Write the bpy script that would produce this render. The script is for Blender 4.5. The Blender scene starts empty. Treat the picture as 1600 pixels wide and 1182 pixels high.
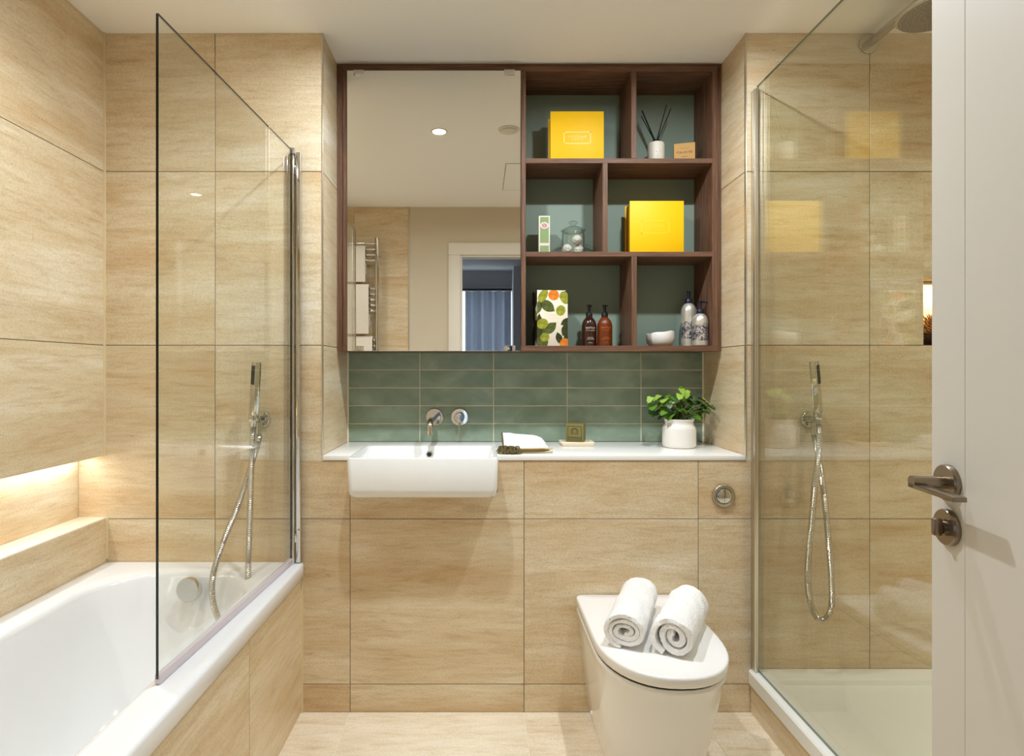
import bpy, bmesh, math, random
from mathutils import Vector, Matrix, Euler, noise
random.seed(7)
PI = math.pi
SC = bpy.context.scene
COL = SC.collection

# ------------------------------------------------------------------ camera, world, lights, exposure
F = 906.0                      # focal length in pixels of the 1600x1182 frame
D = 2.0                        # camera to tiled back wall
CZ = 1.181                     # lens height
VX, VY = 750.0, 578.0          # vanishing point
CEIL = 2.342
cam = bpy.data.objects.new('camera', bpy.data.cameras.new('camera'))
COL.objects.link(cam)
cam.location = (0, -D, CZ)
cam.rotation_euler = (PI/2, 0, 0)
cam.data.sensor_width = 36
cam.data.sensor_fit = 'HORIZONTAL'
cam.data.lens = 36*F/1600
cam.data.shift_x = (800-VX)/1600
cam.data.shift_y = (VY-591)/1600
cam.data.clip_start = 0.01
SC.camera = cam

SC.view_settings.view_transform = 'Standard'
SC.view_settings.look = 'None'
SC.view_settings.gamma = 1
SC.view_settings.use_curve_mapping = False
SC.view_settings.exposure = -0.03
SC.cycles.use_denoising = True
SC.cycles.max_bounces = 14
SC.cycles.diffuse_bounces = 8
SC.cycles.transparent_max_bounces = 16
SC.cycles.caustics_reflective = False
SC.cycles.caustics_refractive = False

w = bpy.data.worlds.new('daylight')
SC.world = w
w.use_nodes = True
w.node_tree.nodes['Background'].inputs[0].default_value = (0.74, 0.86, 1.0, 1)
w.node_tree.nodes['Background'].inputs[1].default_value = 4.5

LAMP = (0.85, 0.935, 1.0)
DOWNLIGHTS = [(-0.20, -0.49, 17.0), (0.62, -0.49, 15.0), (-0.95, -0.62, 3.0), (1.62, -0.62, 3.8),
              (0.80, -1.42, 4.2), (-0.95, -1.35, 1.8)]  # the last two are added fill lamps, kept out of the mirror's view
for (x, y, p) in DOWNLIGHTS:
    l = bpy.data.lights.new('downlight_lamp', 'AREA')
    l.shape = 'DISK'
    l.size = 0.058
    l.spread = math.radians(172 if x in (-0.20, 0.62) else 118)
    l.energy = p
    l.color = LAMP
    o = bpy.data.objects.new('downlight_lamp', l)
    o.location = (x, y, CEIL-0.0035)
    COL.objects.link(o)

def strip_light(name, loc, sx, sy, p, rot, col):
    l = bpy.data.lights.new(name, 'AREA')
    l.shape = 'RECTANGLE'
    l.size, l.size_y = sx, sy
    l.energy = p
    l.color = col
    o = bpy.data.objects.new(name, l)
    o.location = loc
    o.rotation_euler = rot
    COL.objects.link(o)
strip_light('bath_niche_led', (-1.345, -0.83, 0.880), 0.012, 1.62, 1.3, (0, 0, 0), (0.68, 0.84, 1.0))
strip_light('shower_niche_led', (1.64, 0.06, 1.4935), 0.16, 0.012, 2.0, (0, 0, 0), (1.0, 0.86, 0.62))

# ------------------------------------------------------------------ projection of photograph pixels onto a plane
def S(Y): return F/(D+Y)
def PX(px, Y): return (px-VX)/S(Y)
def PZ(py, Y): return CZ-(py-VY)/S(Y)
def P(px, py, Y): return Vector((PX(px, Y), Y, PZ(py, Y)))

# ------------------------------------------------------------------ materials
def lin(c):
    return tuple(((v/255)/12.92 if v/255 <= 0.04045 else ((v/255+0.055)/1.055)**2.4) for v in c)+(1,)

def mat(name, rgb, rough=0.5, metal=0.0, spec=0.5, coat=0.0):
    m = bpy.data.materials.new(name)
    m.use_nodes = True
    b = m.node_tree.nodes['Principled BSDF']
    b.inputs['Base Color'].default_value = lin(rgb)
    b.inputs['Roughness'].default_value = rough
    b.inputs['Metallic'].default_value = metal
    b.inputs['Specular IOR Level'].default_value = spec
    b.inputs['Coat Weight'].default_value = coat
    b.inputs['Coat Roughness'].default_value = 0.05
    return m

class N:
    """small node-graph builder"""
    def __init__(s, m):
        s.t = m.node_tree
        s.b = s.t.nodes.get('Principled BSDF')
    def n(s, typ, **kw):
        x = s.t.nodes.new(typ)
        for k, v in kw.items():
            if k.startswith('i_'):
                x.inputs[k[2:].replace('_', ' ')].default_value = v
            else:
                setattr(x, k, v)
        return x
    def l(s, a, b): s.t.links.new(a, b)
    def coords(s, scale, seeded=True):
        tc = s.n('ShaderNodeTexCoord')
        v = tc.outputs['Object']
        if seeded:
            oi = s.n('ShaderNodeObjectInfo')
            mu = s.n('ShaderNodeVectorMath', operation='SCALE')
            mu.inputs[0].default_value = (1.37, 2.11, 0.93)
            s.l(oi.outputs['Object Index'], mu.inputs['Scale'])
            ad = s.n('ShaderNodeVectorMath', operation='ADD')
            s.l(v, ad.inputs[0]); s.l(mu.outputs[0], ad.inputs[1])
            v = ad.outputs[0]
        mp = s.n('ShaderNodeMapping')
        mp.inputs['Scale'].default_value = scale
        s.l(v, mp.inputs['Vector'])
        return mp.outputs[0]
    def noise(s, vec, scale=1, detail=5, rough=0.55, dist=0.0):
        x = s.n('ShaderNodeTexNoise')
        x.inputs['Scale'].default_value = scale
        x.inputs['Detail'].default_value = detail
        x.inputs['Roughness'].default_value = rough
        x.inputs['Distortion'].default_value = dist
        s.l(vec, x.inputs['Vector'])
        return x.outputs[0]
    def ramp(s, fac, stops):
        r = s.n('ShaderNodeValToRGB')
        e = r.color_ramp.elements
        while len(e) < len(stops): e.new(0.5)
        for i, (p, c) in enumerate(stops):
            e[i].position = p
            e[i].color = lin(c)
        s.l(fac, r.inputs[0])
        return r.outputs[0]
    def mix(s, fac, a, b, mode='MIX'):
        x = s.n('ShaderNodeMix', data_type='RGBA', blend_type=mode)
        for v, k in ((fac, 0), (a, 6), (b, 7)):
            if isinstance(v, (int, float)): x.inputs[k].default_value = v
            elif isinstance(v, tuple): x.inputs[k].default_value = v
            else: s.l(v, x.inputs[k])
        return x.outputs[2]
    def bump(s, h, strength=0.2, dist=0.002):
        x = s.n('ShaderNodeBump')
        x.inputs['Strength'].default_value = strength
        x.inputs['Distance'].default_value = dist
        s.l(h, x.inputs['Height'])
        s.l(x.outputs[0], s.b.inputs['Normal'])

def travertine(name, fine, c0, c1, c2, c3, rough=0.34):
    m = mat(name, c1, rough, spec=0.45)
    g = N(m)
    sx, sy, sz = fine
    a = g.noise(g.coords((1.0*sx, 1.0*sy, 0.62*sz)), 1.5, 5, 0.6, 0.4)
    base = g.ramp(a, [(0.30, c0), (0.45, c1), (0.58, c2), (0.72, c3)])
    b = g.noise(g.coords((4*sx, 4*sy, 4.2*sz)), 1.7, 8, 0.72, 0.6)
    veins = g.ramp(b, [(0.34, (206, 184, 150)), (0.46, (240, 232, 218)), (0.58, (255, 255, 255))])
    col = g.mix(0.46, base, veins, 'MULTIPLY')
    c = g.noise(g.coords((70, 70, 70)), 3.0, 3, 0.7)
    speck = g.ramp(c, [(0.32, (216, 200, 174)), (0.56, (255, 255, 255))])
    col = g.mix(0.50, col, speck, 'MULTIPLY')
    d = g.noise(g.coords((7*sx, 7*sy, 5*sz)), 1.7, 4, 0.6, 1.6)
    pits = g.ramp(d, [(0.29, (168, 140, 102)), (0.34, (255, 255, 255))])
    col = g.mix(0.30, col, pits, 'MULTIPLY')
    g.l(col, g.b.inputs['Base Color'])
    g.bump(c, 0.06, 0.001)
    return m
T = ((210, 182, 143), (219, 199, 166), (226, 211, 183), (236, 226, 207))
M_TILE = travertine('travertine_tile_wall', (1, 1, 8), *T)
M_TILE_FLOOR = travertine('travertine_tile_floor', (1, 6, 6), (231, 217, 193), (239, 227, 206), (243, 233, 215), (247, 240, 226), 0.4)
M_GROUT = mat('grey_beige_grout', (138, 130, 116), 0.9)
M_GROUT_LIGHT = mat('cream_grout', (244, 234, 210), 0.9)
M_CORNER = mat('cream_sealant', (222, 204, 166), 0.6)
M_PAINT = mat('white_ceiling_paint', (253, 252, 249), 0.9, spec=0.2)
M_WALLPAINT = mat('beige_wall_paint', (208, 197, 176), 0.9, spec=0.2)
M_DOOR = mat('satin_white_door_paint', (226, 219, 206), 0.45, spec=0.4)
M_DOOR_SHADED = mat('satin_white_door_paint_shaded', (208, 203, 194), 0.45, spec=0.4)  # same door paint, darkened so the leaf's shade sits in the colour
M_CERAMIC = mat('white_glazed_ceramic', (236, 235, 232), 0.09, spec=0.5)
M_ACRYLIC = mat('white_bath_acrylic', (231, 231, 232), 0.12, spec=0.5)
M_LID = mat('white_satin_plastic', (238, 236, 233), 0.25)
M_TRAY = mat('matt_white_stone_resin', (236, 235, 229), 0.4)
M_COUNTER = mat('white_solid_surface', (242, 239, 234), 0.22)
M_CHROME = mat('polished_chrome', (214, 212, 208), 0.06, 1.0)
M_CHROME_D = mat('brushed_bronze_nickel', (150, 136, 118), 0.28, 1.0)
M_CHROME_S = mat('satin_shower_steel', (196, 190, 180), 0.22, 1.0)
M_TRIM = mat('satin_aluminium_trim', (214, 206, 190), 0.3, 1.0)
M_NOZZLE = mat('dark_rubber_nozzles', (52, 50, 46), 0.6)
M_BLACK = mat('black_plastic', (20, 19, 19), 0.35)
M_REED = mat('black_reed', (14, 13, 13), 0.8)
M_NAVY = mat('navy_plastic', (26, 26, 48), 0.3)
M_DARK = mat('gap_shade_and_dark_joint', (40, 36, 32), 0.8)  # painted shade for seat gap and overflow hole; also colours the hatch joint
M_SEAL = mat('clear_vinyl_seal', (206, 196, 200), 0.2)
M_MIRROR = mat('silvered_mirror', (240, 238, 232), 0.0, 1.0)
M_YELLOW = mat('yellow_gift_card', (252, 198, 8), 0.5, spec=0.3)
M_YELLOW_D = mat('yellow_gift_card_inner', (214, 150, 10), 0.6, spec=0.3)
M_FOIL = mat('cream_foil_print', (255, 236, 150), 0.5)
M_FOIL_D = mat('faint_yellow_emboss', (255, 212, 60), 0.35)
M_KRAFT = mat('kraft_card', (206, 160, 96), 0.75)
M_INK = mat('dark_ink_print', (62, 44, 30), 0.7)
M_WHITE_INK = mat('white_ink_print', (216, 206, 190), 0.7)
M_ORANGE_INK = mat('faint_orange_ink', (196, 112, 52), 0.7)
M_POT = mat('white_stoneware', (238, 234, 226), 0.35)
M_CANDLE = mat('speckled_cream_ceramic', (232, 224, 208), 0.5)
M_CARTON = mat('sage_green_carton', (134, 154, 100), 0.6)
M_CREAM = mat('cream_card', (238, 228, 206), 0.6)
M_PINK = mat('pink_emblem_print', (232, 200, 196), 0.6)
M_ROSE = mat('rose_emblem_print', (190, 130, 132), 0.6)
M_SOAP = mat('olive_green_soap', (122, 112, 60), 0.55)
M_SOAP_D = mat('olive_soap_stamp', (72, 64, 30), 0.65)
M_DISH = mat('cream_stone_dish', (236, 222, 196), 0.5)
M_LED = mat('frosted_lamp_lens', (255, 244, 226), 0.4)
_b = M_LED.node_tree.nodes['Principled BSDF']
_b.inputs['Emission Color'].default_value = (1, 0.9, 0.75, 1)
_b.inputs['Emission Strength'].default_value = 14
M_VENT = mat('white_vent_plastic', (232, 226, 214), 0.5)
M_CARTON_W = mat('print_white_card', (238, 228, 206), 0.6)
M_STEM = mat('green_plant_stem', (92, 104, 48), 0.6)
M_SOIL = mat('dark_soil', (44, 34, 24), 0.95)
M_BEDWALL = mat('bedroom_grey_paint', (160, 160, 164), 0.9)
M_BEDFLOOR = mat('bedroom_carpet', (140, 134, 128), 0.95)
M_DRIED = mat('dried_golden_moss', (150, 104, 36), 0.9)
M_TASSEL = mat('khaki_cotton_tassel', (104, 90, 52), 0.95)

def glass_mat(name, tint, ior=1.5):
    m = bpy.data.materials.new(name)
    m.use_nodes = True
    t = m.node_tree
    t.nodes.remove(t.nodes['Principled BSDF'])
    out = t.nodes['Material Output']
    tr = t.nodes.new('ShaderNodeBsdfTransparent'); tr.inputs[0].default_value = tint+(1,)
    gl = t.nodes.new('ShaderNodeBsdfGlossy'); gl.inputs['Roughness'].default_value = 0.0
    gl.inputs[0].default_value = (1, 1, 1, 1)
    # Schlick reflectance from the facing angle, the same from both sides of the pane
    f0 = ((ior-1)/(ior+1))**2
    lw = t.nodes.new('ShaderNodeLayerWeight'); lw.inputs[0].default_value = 0.5
    pw_ = t.nodes.new('ShaderNodeMath'); pw_.operation = 'POWER'; pw_.inputs[1].default_value = 5.0
    fr = t.nodes.new('ShaderNodeMath'); fr.operation = 'MULTIPLY_ADD'; fr.inputs[1].default_value = 1-f0; fr.inputs[2].default_value = f0
    t.links.new(lw.outputs['Facing'], pw_.inputs[0]); t.links.new(pw_.outputs[0], fr.inputs[0])
    mx = t.nodes.new('ShaderNodeMixShader')
    t.links.new(fr.outputs[0], mx.inputs[0]); t.links.new(tr.outputs[0], mx.inputs[1]); t.links.new(gl.outputs[0], mx.inputs[2])
    t.links.new(mx.outputs[0], out.inputs[0])
    return m
M_GLASS = glass_mat('clear_screen_glass', (0.975, 0.985, 0.965), 1.42)
M_GLASS_S = glass_mat('green_tinted_shower_glass', (0.93, 0.935, 0.89), 1.66)
M_GLASS_J = glass_mat('clear_jar_glass', (0.95, 0.96, 0.95), 1.6)
def _edge_tint(m):
    t = m.node_tree
    tr = next(n for n in t.nodes if n.type == 'BSDF_TRANSPARENT')
    lw = t.nodes.new('ShaderNodeLayerWeight'); lw.inputs[0].default_value = 0.5
    r = t.nodes.new('ShaderNodeValToRGB')
    r.color_ramp.elements[0].position = 0.55; r.color_ramp.elements[0].color = (0.95, 0.96, 0.95, 1)
    r.color_ramp.elements[1].position = 0.98; r.color_ramp.elements[1].color = (0.25, 0.27, 0.26, 1)
    t.links.new(lw.outputs['Facing'], r.inputs[0]); t.links.new(r.outputs[0], tr.inputs[0])
_edge_tint(M_GLASS_J)
M_GLASS_EDGE = mat('dark_green_glass_edge', (22, 34, 30), 0.12)
M_GLASS_EDGE2 = mat('pale_green_glass_edge', (112, 128, 112), 0.12)

def wood(name, stretch):
    m = mat(name, (88, 60, 44), 0.55, spec=0.35)
    g = N(m)
    a = g.noise(g.coords(stretch), 1.0, 8, 0.7, 0.3)
    col = g.ramp(a, [(0.30, (70, 46, 34)), (0.50, (106, 75, 56)), (0.70, (138, 102, 77))])
    g.l(col, g.b.inputs['Base Color'])
    g.bump(a, 0.15, 0.001)
    return m
M_WOOD_H = wood('walnut_grain_along_width', (6, 120, 260))
M_WOOD_V = wood('walnut_grain_upright', (260, 120, 6))

def green_tile():
    m = mat('sage_green_glazed_tile', (98, 120, 104), 0.2, spec=0.5)
    g = N(m)
    a = g.noise(g.coords((9, 9, 14)), 1.0, 3, 0.55, 0.5)
    g.l(g.ramp(a, [(0.30, (124, 142, 122)), (0.52, (138, 155, 135)), (0.75, (156, 171, 152))]), g.b.inputs['Base Color'])
    b = g.noise(g.coords((30, 30, 30)), 1.0, 2, 0.5)
    g.bump(b, 0.12, 0.004)
    return m
M_GREEN = green_tile()
M_GREENBACK = mat('sage_green_board', (134, 150, 134), 0.55)

def terry(name, rgb, scale=230, strength=1.0):
    m = mat(name, rgb, 0.95, spec=0.1)
    g = N(m)
    a = g.noise(g.coords((scale, scale, scale), False), 1.0, 2, 0.6)
    b = g.noise(g.coords((40, 40, 40), False), 1.0, 3, 0.6)
    mx = g.mix(0.35, a, b)
    g.bump(mx, strength, 0.008)
    g.b.inputs['Sheen Weight'].default_value = 0.25
    return m
M_TOWEL = terry('white_terry_towel', (250, 248, 246), 230, 0.75)
M_TOWEL_IN = terry('white_terry_towel_hanging', (232, 224, 208))
M_POUF = terry('fluffy_white_cotton', (240, 234, 220), 260, 1.0)

def amber():
    m = mat('amber_glass', (92, 40, 12), 0.07, spec=0.6)
    return m
M_AMBER_D = mat('dark_brown_amber_glass', (52, 22, 14), 0.08, spec=0.6)
M_AMBER = mat('bright_amber_glass', (108, 46, 12), 0.08, spec=0.6)

def silver_print(name, lo, hi):
    m = mat(name, (206, 198, 184), 0.3, 0.55)
    g = N(m)
    tc = g.n('ShaderNodeTexCoord')
    sp = g.n('ShaderNodeSeparateXYZ'); g.l(tc.outputs['Object'], sp.inputs[0])
    a = g.noise(g.coords((95, 95, 95), False), 1.0, 4, 0.7, 2.0)
    th = g.n('ShaderNodeMath', operation='GREATER_THAN'); th.inputs[1].default_value = 0.5; g.l(a, th.inputs[0])
    b = g.noise(g.coords((30, 30, 30), False), 1.0, 2, 0.5)
    up = g.n('ShaderNodeMath', operation='MULTIPLY_ADD'); up.inputs[1].default_value = 0.05; up.inputs[2].default_value = hi-0.025
    g.l(b, up.inputs[0])
    lt = g.n('ShaderNodeMath', operation='LESS_THAN'); g.l(sp.outputs[2], lt.inputs[0]); g.l(up.outputs[0], lt.inputs[1])
    gt = g.n('ShaderNodeMath', operation='GREATER_THAN'); g.l(sp.outputs[2], gt.inputs[0]); gt.inputs[1].default_value = lo
    m1 = g.n('ShaderNodeMath', operation='MULTIPLY'); g.l(th.outputs[0], m1.inputs[0]); g.l(lt.outputs[0], m1.inputs[1])
    m2 = g.n('ShaderNodeMath', operation='MULTIPLY'); g.l(m1.outputs[0], m2.inputs[0]); g.l(gt.outputs[0], m2.inputs[1])
    g.l(g.mix(m2.outputs[0], lin((212, 204, 190)), lin((40, 44, 84))), g.b.inputs['Base Color'])
    return m

def leaf_mat(name, a, b):
    m = mat(name, a, 0.4, spec=0.4)
    g = N(m)
    n_ = g.noise(g.coords((60, 60, 60)), 1.0, 3, 0.6)
    g.l(g.ramp(n_, [(0.3, a), (0.7, b)]), g.b.inputs['Base Color'])
    return m
M_LEAF1 = leaf_mat('mid_green_leaf', (72, 114, 28), (108, 152, 44))
M_LEAF2 = leaf_mat('pale_young_leaf', (128, 168, 52), (164, 194, 80))
M_LEAF3 = leaf_mat('dark_green_leaf', (34, 64, 16), (56, 92, 26))

M_LEAFA = leaf_mat('print_leaf_green', (58, 66, 26), (104, 112, 56))
M_LEAFB = leaf_mat('print_dark_leaf', (36, 38, 18), (68, 72, 34))
M_LIME = leaf_mat('print_lime_fruit', (112, 116, 30), (176, 176, 58))
M_ORANGE = leaf_mat('print_orange_fruit', (206, 96, 18), (240, 150, 48))
def curtain_mat():
    m = bpy.data.materials.new('blue_grey_sheer_curtain')
    m.use_nodes = True
    t = m.node_tree
    b = t.nodes['Principled BSDF']
    b.inputs['Base Color'].default_value = lin((120, 122, 130))
    b.inputs['Roughness'].default_value = 0.9
    tl = t.nodes.new('ShaderNodeBsdfTranslucent'); tl.inputs[0].default_value = lin((172, 176, 186))
    mx = t.nodes.new('ShaderNodeMixShader'); mx.inputs[0].default_value = 0.75
    t.links.new(b.outputs[0], mx.inputs[1]); t.links.new(tl.outputs[0], mx.inputs[2])
    t.links.new(mx.outputs[0], t.nodes['Material Output'].inputs[0])
    return m
M_CURTAIN = curtain_mat()

# ------------------------------------------------------------------ mesh building
class MB:
    def __init__(s):
        s.v, s.f, s.mi = [], [], []
        s.cur = 0
    def add(s, vs, fs):
        o = len(s.v)
        s.v += [tuple(p) for p in vs]
        for f in fs:
            s.f.append(tuple(i+o for i in f)); s.mi.append(s.cur)
        return s
    def box(s, x0, x1, y0, y1, z0, z1, bev=0.0, seg=2):
        if x0 > x1: x0, x1 = x1, x0
        if y0 > y1: y0, y1 = y1, y0
        if z0 > z1: z0, z1 = z1, z0
        if bev <= 0:
            vs = [(x, y, z) for x in (x0, x1) for y in (y0, y1) for z in (z0, z1)]
            return s.add(vs, [(0, 1, 3, 2), (4, 6, 7, 5), (0, 4, 5, 1), (2, 3, 7, 6), (0, 2, 6, 4), (1, 5, 7, 3)])
        bm = bmesh.new()
        bmesh.ops.create_cube(bm, size=1)
        for v in bm.verts:
            v.co = Vector(((x0+x1)/2+v.co.x*(x1-x0), (y0+y1)/2+v.co.y*(y1-y0), (z0+z1)/2+v.co.z*(z1-z0)))
        bmesh.ops.bevel(bm, geom=bm.edges[:], offset=bev, segments=seg, profile=0.5, affect='EDGES')
        return s.bm(bm)
    def bm(s, bm):
        bm.verts.index_update()
        vs = [v.co[:] for v in bm.verts]
        fs = [tuple(v.index for v in f.verts) for f in bm.faces]
        bm.free()
        return s.add(vs, fs)
    def loft(s, loops, cap0=True, cap1=True, closed=True):
        n = len(loops[0])
        vs = [p for lp in loops for p in lp]
        fs = []
        for i in range(len(loops)-1):
            for j in range(n if closed else n-1):
                k = (j+1) % n
                fs.append((i*n+j, i*n+k, (i+1)*n+k, (i+1)*n+j))
        if cap0: fs.append(tuple(range(n))[::-1])
        if cap1: fs.append(tuple((len(loops)-1)*n+j for j in range(n)))
        return s.add(vs, fs)
    def lathe(s, prof, base, axis=(0, 0, 1), n=32, cap0=True, cap1=True):
        ax = Vector(axis).normalized()
        q = Vector((0, 0, 1)).rotation_difference(ax)
        base = Vector(base)
        loops = []
        for r, h in prof:
            loops.append([base+q @ Vector((max(r, 1e-5)*math.cos(2*PI*j/n), max(r, 1e-5)*math.sin(2*PI*j/n), h)) for j in range(n)])
        return s.loft(loops, cap0, cap1)
    def tube(s, pts, r, n=12, caps=True, flat=1.0):
        pts = [Vector(p) for p in pts]
        loops = []
        t = (pts[1]-pts[0]).normalized()
        up = Vector((0, 0, 1)) if abs(t.z) < 0.9 else Vector((1, 0, 0))
        a = t.cross(up).normalized()
        for i, p in enumerate(pts):
            t2 = (pts[min(i+1, len(pts)-1)]-pts[max(i-1, 0)]).normalized()
            q = t.rotation_difference(t2)
            a = (q @ a); a = (a-t2*a.dot(t2)).normalized(); t = t2
            b = t.cross(a)
            rr = r[i] if isinstance(r, (list, tuple)) else r
            loops.append([p+a*rr*math.cos(2*PI*j/n)+b*rr*flat*math.sin(2*PI*j/n) for j in range(n)])
        return s.loft(loops, caps, caps)
    def xf(s, fn):
        s.v = [tuple(fn(Vector(p))) for p in s.v]
        return s
    def rotz(s, ang, c):
        c = Vector(c); R = Matrix.Rotation(ang, 3, 'Z')
        return s.xf(lambda p: R @ (p-c)+c)
    def build(s, name, mats, parent=None, smooth=40, kind=None, index=0):
        if not isinstance(mats, (list, tuple)): mats = [mats]
        xs, ys, zs = zip(*s.v)
        c = Vector(((min(xs)+max(xs))/2, (min(ys)+max(ys))/2, (min(zs)+max(zs))/2))
        me = bpy.data.meshes.new(name)
        me.from_pydata([(p[0]-c.x, p[1]-c.y, p[2]-c.z) for p in s.v], [], s.f)
        for m in mats: me.materials.append(m)
        if len(mats) > 1: me.polygons.foreach_set('material_index', s.mi)
        b = bmesh.new(); b.from_mesh(me)
        bmesh.ops.recalc_face_normals(b, faces=b.faces[:])
        b.to_mesh(me); b.free()
        if smooth:
            me.polygons.foreach_set('use_smooth', [True]*len(me.polygons))
            me.set_sharp_from_angle(angle=math.radians(smooth))
        me.update()
        o = bpy.data.objects.new(name, me)
        COL.objects.link(o)
        WL[o] = c
        if parent is not None:
            o.parent = parent
            o.location = c-WL[parent]
        else:
            o.location = c
        o.pass_index = index
        if kind: o['kind'] = kind
        return o
WL = {}

def thing(name, base, label, cat, group=None, kind=None):
    o = bpy.data.objects.new(name, None)
    o.empty_display_size = 0.05
    COL.objects.link(o)
    o.location = base
    WL[o] = Vector(base)
    tag(o, label, cat, group)
    if kind: o['kind'] = kind
    return o
def tag(o, label, cat, group=None):
    o['label'] = label; o['category'] = cat
    if group: o['group'] = group
    return o

def rrect(cx, cy, hx, hy, r, z, k=8):
    r = min(r, hx-1e-4, hy-1e-4)
    pts = []
    for (sx, sy, a0) in ((1, 1, 0), (-1, 1, PI/2), (-1, -1, PI), (1, -1, 3*PI/2)):
        for i in range(k+1):
            a = a0+PI/2*i/k
            pts.append((cx+sx*(hx-r)+r*math.cos(a), cy+sy*(hy-r)+r*math.sin(a), z))
    return pts

def spline(pts, step):
    pts = [Vector(p) for p in pts]
    out = []
    for i in range(len(pts)-1):
        p0 = pts[max(i-1, 0)]; p1 = pts[i]; p2 = pts[i+1]; p3 = pts[min(i+2, len(pts)-1)]
        n = max(2, int((p2-p1).length/step))
        for j in range(n):
            t = j/n
            out.append(0.5*((2*p1)+(p2-p0)*t+(2*p0-5*p1+4*p2-p3)*t*t+(3*p1-p0-3*p2+p3)*t**3))
    out.append(pts[-1])
    return out

def text_verts(body, size, extr=0.00015):
    cu = bpy.data.curves.new('t', 'FONT')
    cu.body = body; cu.size = size; cu.align_x = 'CENTER'; cu.align_y = 'CENTER'
    cu.extrude = extr; cu.resolution_u = 2
    ob = bpy.data.objects.new('t', cu)
    COL.objects.link(ob)
    dg = bpy.context.evaluated_depsgraph_get()
    me = bpy.data.meshes.new_from_object(ob.evaluated_get(dg))
    vs = [v.co.copy() for v in me.vertices]
    fs = [tuple(p.vertices) for p in me.polygons]
    bpy.data.objects.remove(ob); bpy.data.curves.remove(cu); bpy.data.meshes.remove(me)
    return vs, fs
def flat_text(mb, body, size, x, y, z, sx=1.0):
    """lettering on a face that looks towards -Y"""
    vs, fs = text_verts(body, size)
    return mb.add([(x+v.x*sx, y-v.z-0.0002, z+v.y) for v in vs], fs)
def wrap_text(mb, body, size, cx, cy, r, z, ang=-PI/2):
    vs, fs = text_verts(body, size)
    out = []
    for v in vs:
        a = ang+v.x/r
        rr = r+0.0003+v.z
        out.append((cx+rr*math.cos(a), cy+rr*math.sin(a), z+v.y))
    return mb.add(out, fs)

# ------------------------------------------------------------------ room shell
def struct(mb, name, m, smooth=0):
    o = mb.build(name, m, smooth=smooth, kind='structure')
    return o
TT = 0.0025                   # tile thickness standing proud of the grout bed
TIDX = [1]
GAP = 0.0013
def tile(parent, face, const, u0, u1, v0, v1, m=None, g=(1, 1, 1, 1), idx=None, ch=0.0005, name='tile'):
    """one tile on a plane: face 'y-','x+','x-','z+'; u across, v up; g = which sides get a joint (u0,u1,v0,v1)"""
    u0 += GAP*g[0]; u1 -= GAP*g[1]; v0 += GAP*g[2]; v1 -= GAP*g[3]
    def q(u, v, d):
        if face == 'y-': return (u, const+d, v)
        if face == 'x+': return (const-d, u, v)
        if face == 'x-': return (const+d, u, v)
        if face == 'z+': return (u, v, const-d)
    mb = MB()
    a = [q(*p) for p in ((u0, v0, TT), (u1, v0, TT), (u1, v1, TT), (u0, v1, TT))]
    b = [q(*p) for p in ((u0, v0, ch), (u1, v0, ch), (u1, v1, ch), (u0, v1, ch))]
    c = [q(*p) for p in ((u0+ch, v0+ch, 0), (u1-ch, v0+ch, 0), (u1-ch, v1-ch, 0), (u0+ch, v1-ch, 0))]
    mb.loft([a, b, c], True, True)
    if idx is None:
        idx = TIDX[0]; TIDX[0] += 1
    return mb.build(name, m or M_TILE, parent, smooth=0, index=idx)

XL, XR, XRW = -0.543, 0.916, 1.95       # recess edges, shower side wall
WL_UP, WL_LOW, WL_NI = -1.296, -1.287, -1.385
YREC = 0.385
YF = -1.87                               # wall with the door, behind the lens
ZR = [0.0, 0.095, 0.666, 1.265, 1.865, CEIL]
ZC0, ZC1 = 0.868, 0.885                  # counter
NX0, NX1, NZ0, NZ1 = PX(1443, 0), 1.76, 1.268, PZ(433, 0)   # lit niche in the shower

b = MB()
b.box(-1.52, XL-TT, TT, 0.50, 0, CEIL)
BX0, BX1, BY0, BY1, BZ0, BZ1 = PX(541, -0.10), PX(778.5, -0.10), -0.10, 0.215, PZ(780, -0.10), 0.8915
b.box(XL-TT, XR+TT, TT, 0.50, 0, BZ0-0.001)
b.box(XL-TT, BX0-0.001, TT, 0.50, BZ0-0.001, ZC0)
b.box(BX1+0.001, XR+TT, TT, 0.50, BZ0-0.001, ZC0)
b.box(BX0-0.001, BX1+0.001, BY1+0.001, 0.50, BZ0-0.001, ZC0)
b.box(XL-TT, XR+TT, YREC+TT, 0.50, ZC0, CEIL)
b.box(XR+TT, NX0-TT, TT, 0.50, 0, CEIL)
b.box(NX1+TT, 2.05, TT, 0.50, 0, CEIL)
b.box(NX0-TT, NX1+TT, TT, 0.50, 0, NZ0-TT)
b.box(NX0-TT, NX1+TT, TT, 0.50, NZ1+TT, CEIL)
b.box(NX0-TT, NX1+TT, 0.12, 0.50, NZ0-TT, NZ1+TT)
wall_back = struct(b, 'wall_back', M_GROUT)
# left part above and behind the bath
XJ = -0.914
for i in range(1, 5):
    z0, z1 = ZR[i], ZR[i+1]
    tile(wall_back, 'y-', 0, WL_NI, XJ, z0, z1, g=(0, 1, 1, i < 4))
    if i == 2:
        k = TIDX[0]; TIDX[0] += 1
        tile(wall_back, 'y-', 0, XJ, -0.448, z0, ZC0-0.002, g=(1, 1, 1, 0))
        tile(wall_back, 'y-', 0, XJ, XL, ZC0-0.002, z1, g=(1, 0, 0, 1))
    else:
        tile(wall_back, 'y-', 0, XJ, -0.448 if i < 2 else XL, z0, z1, g=(1, i < 2, 1, i < 4))
tile(wall_back, 'y-', 0, -0.70, -0.448, 0, ZR[1], g=(0, 1, 0, 1))
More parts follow.
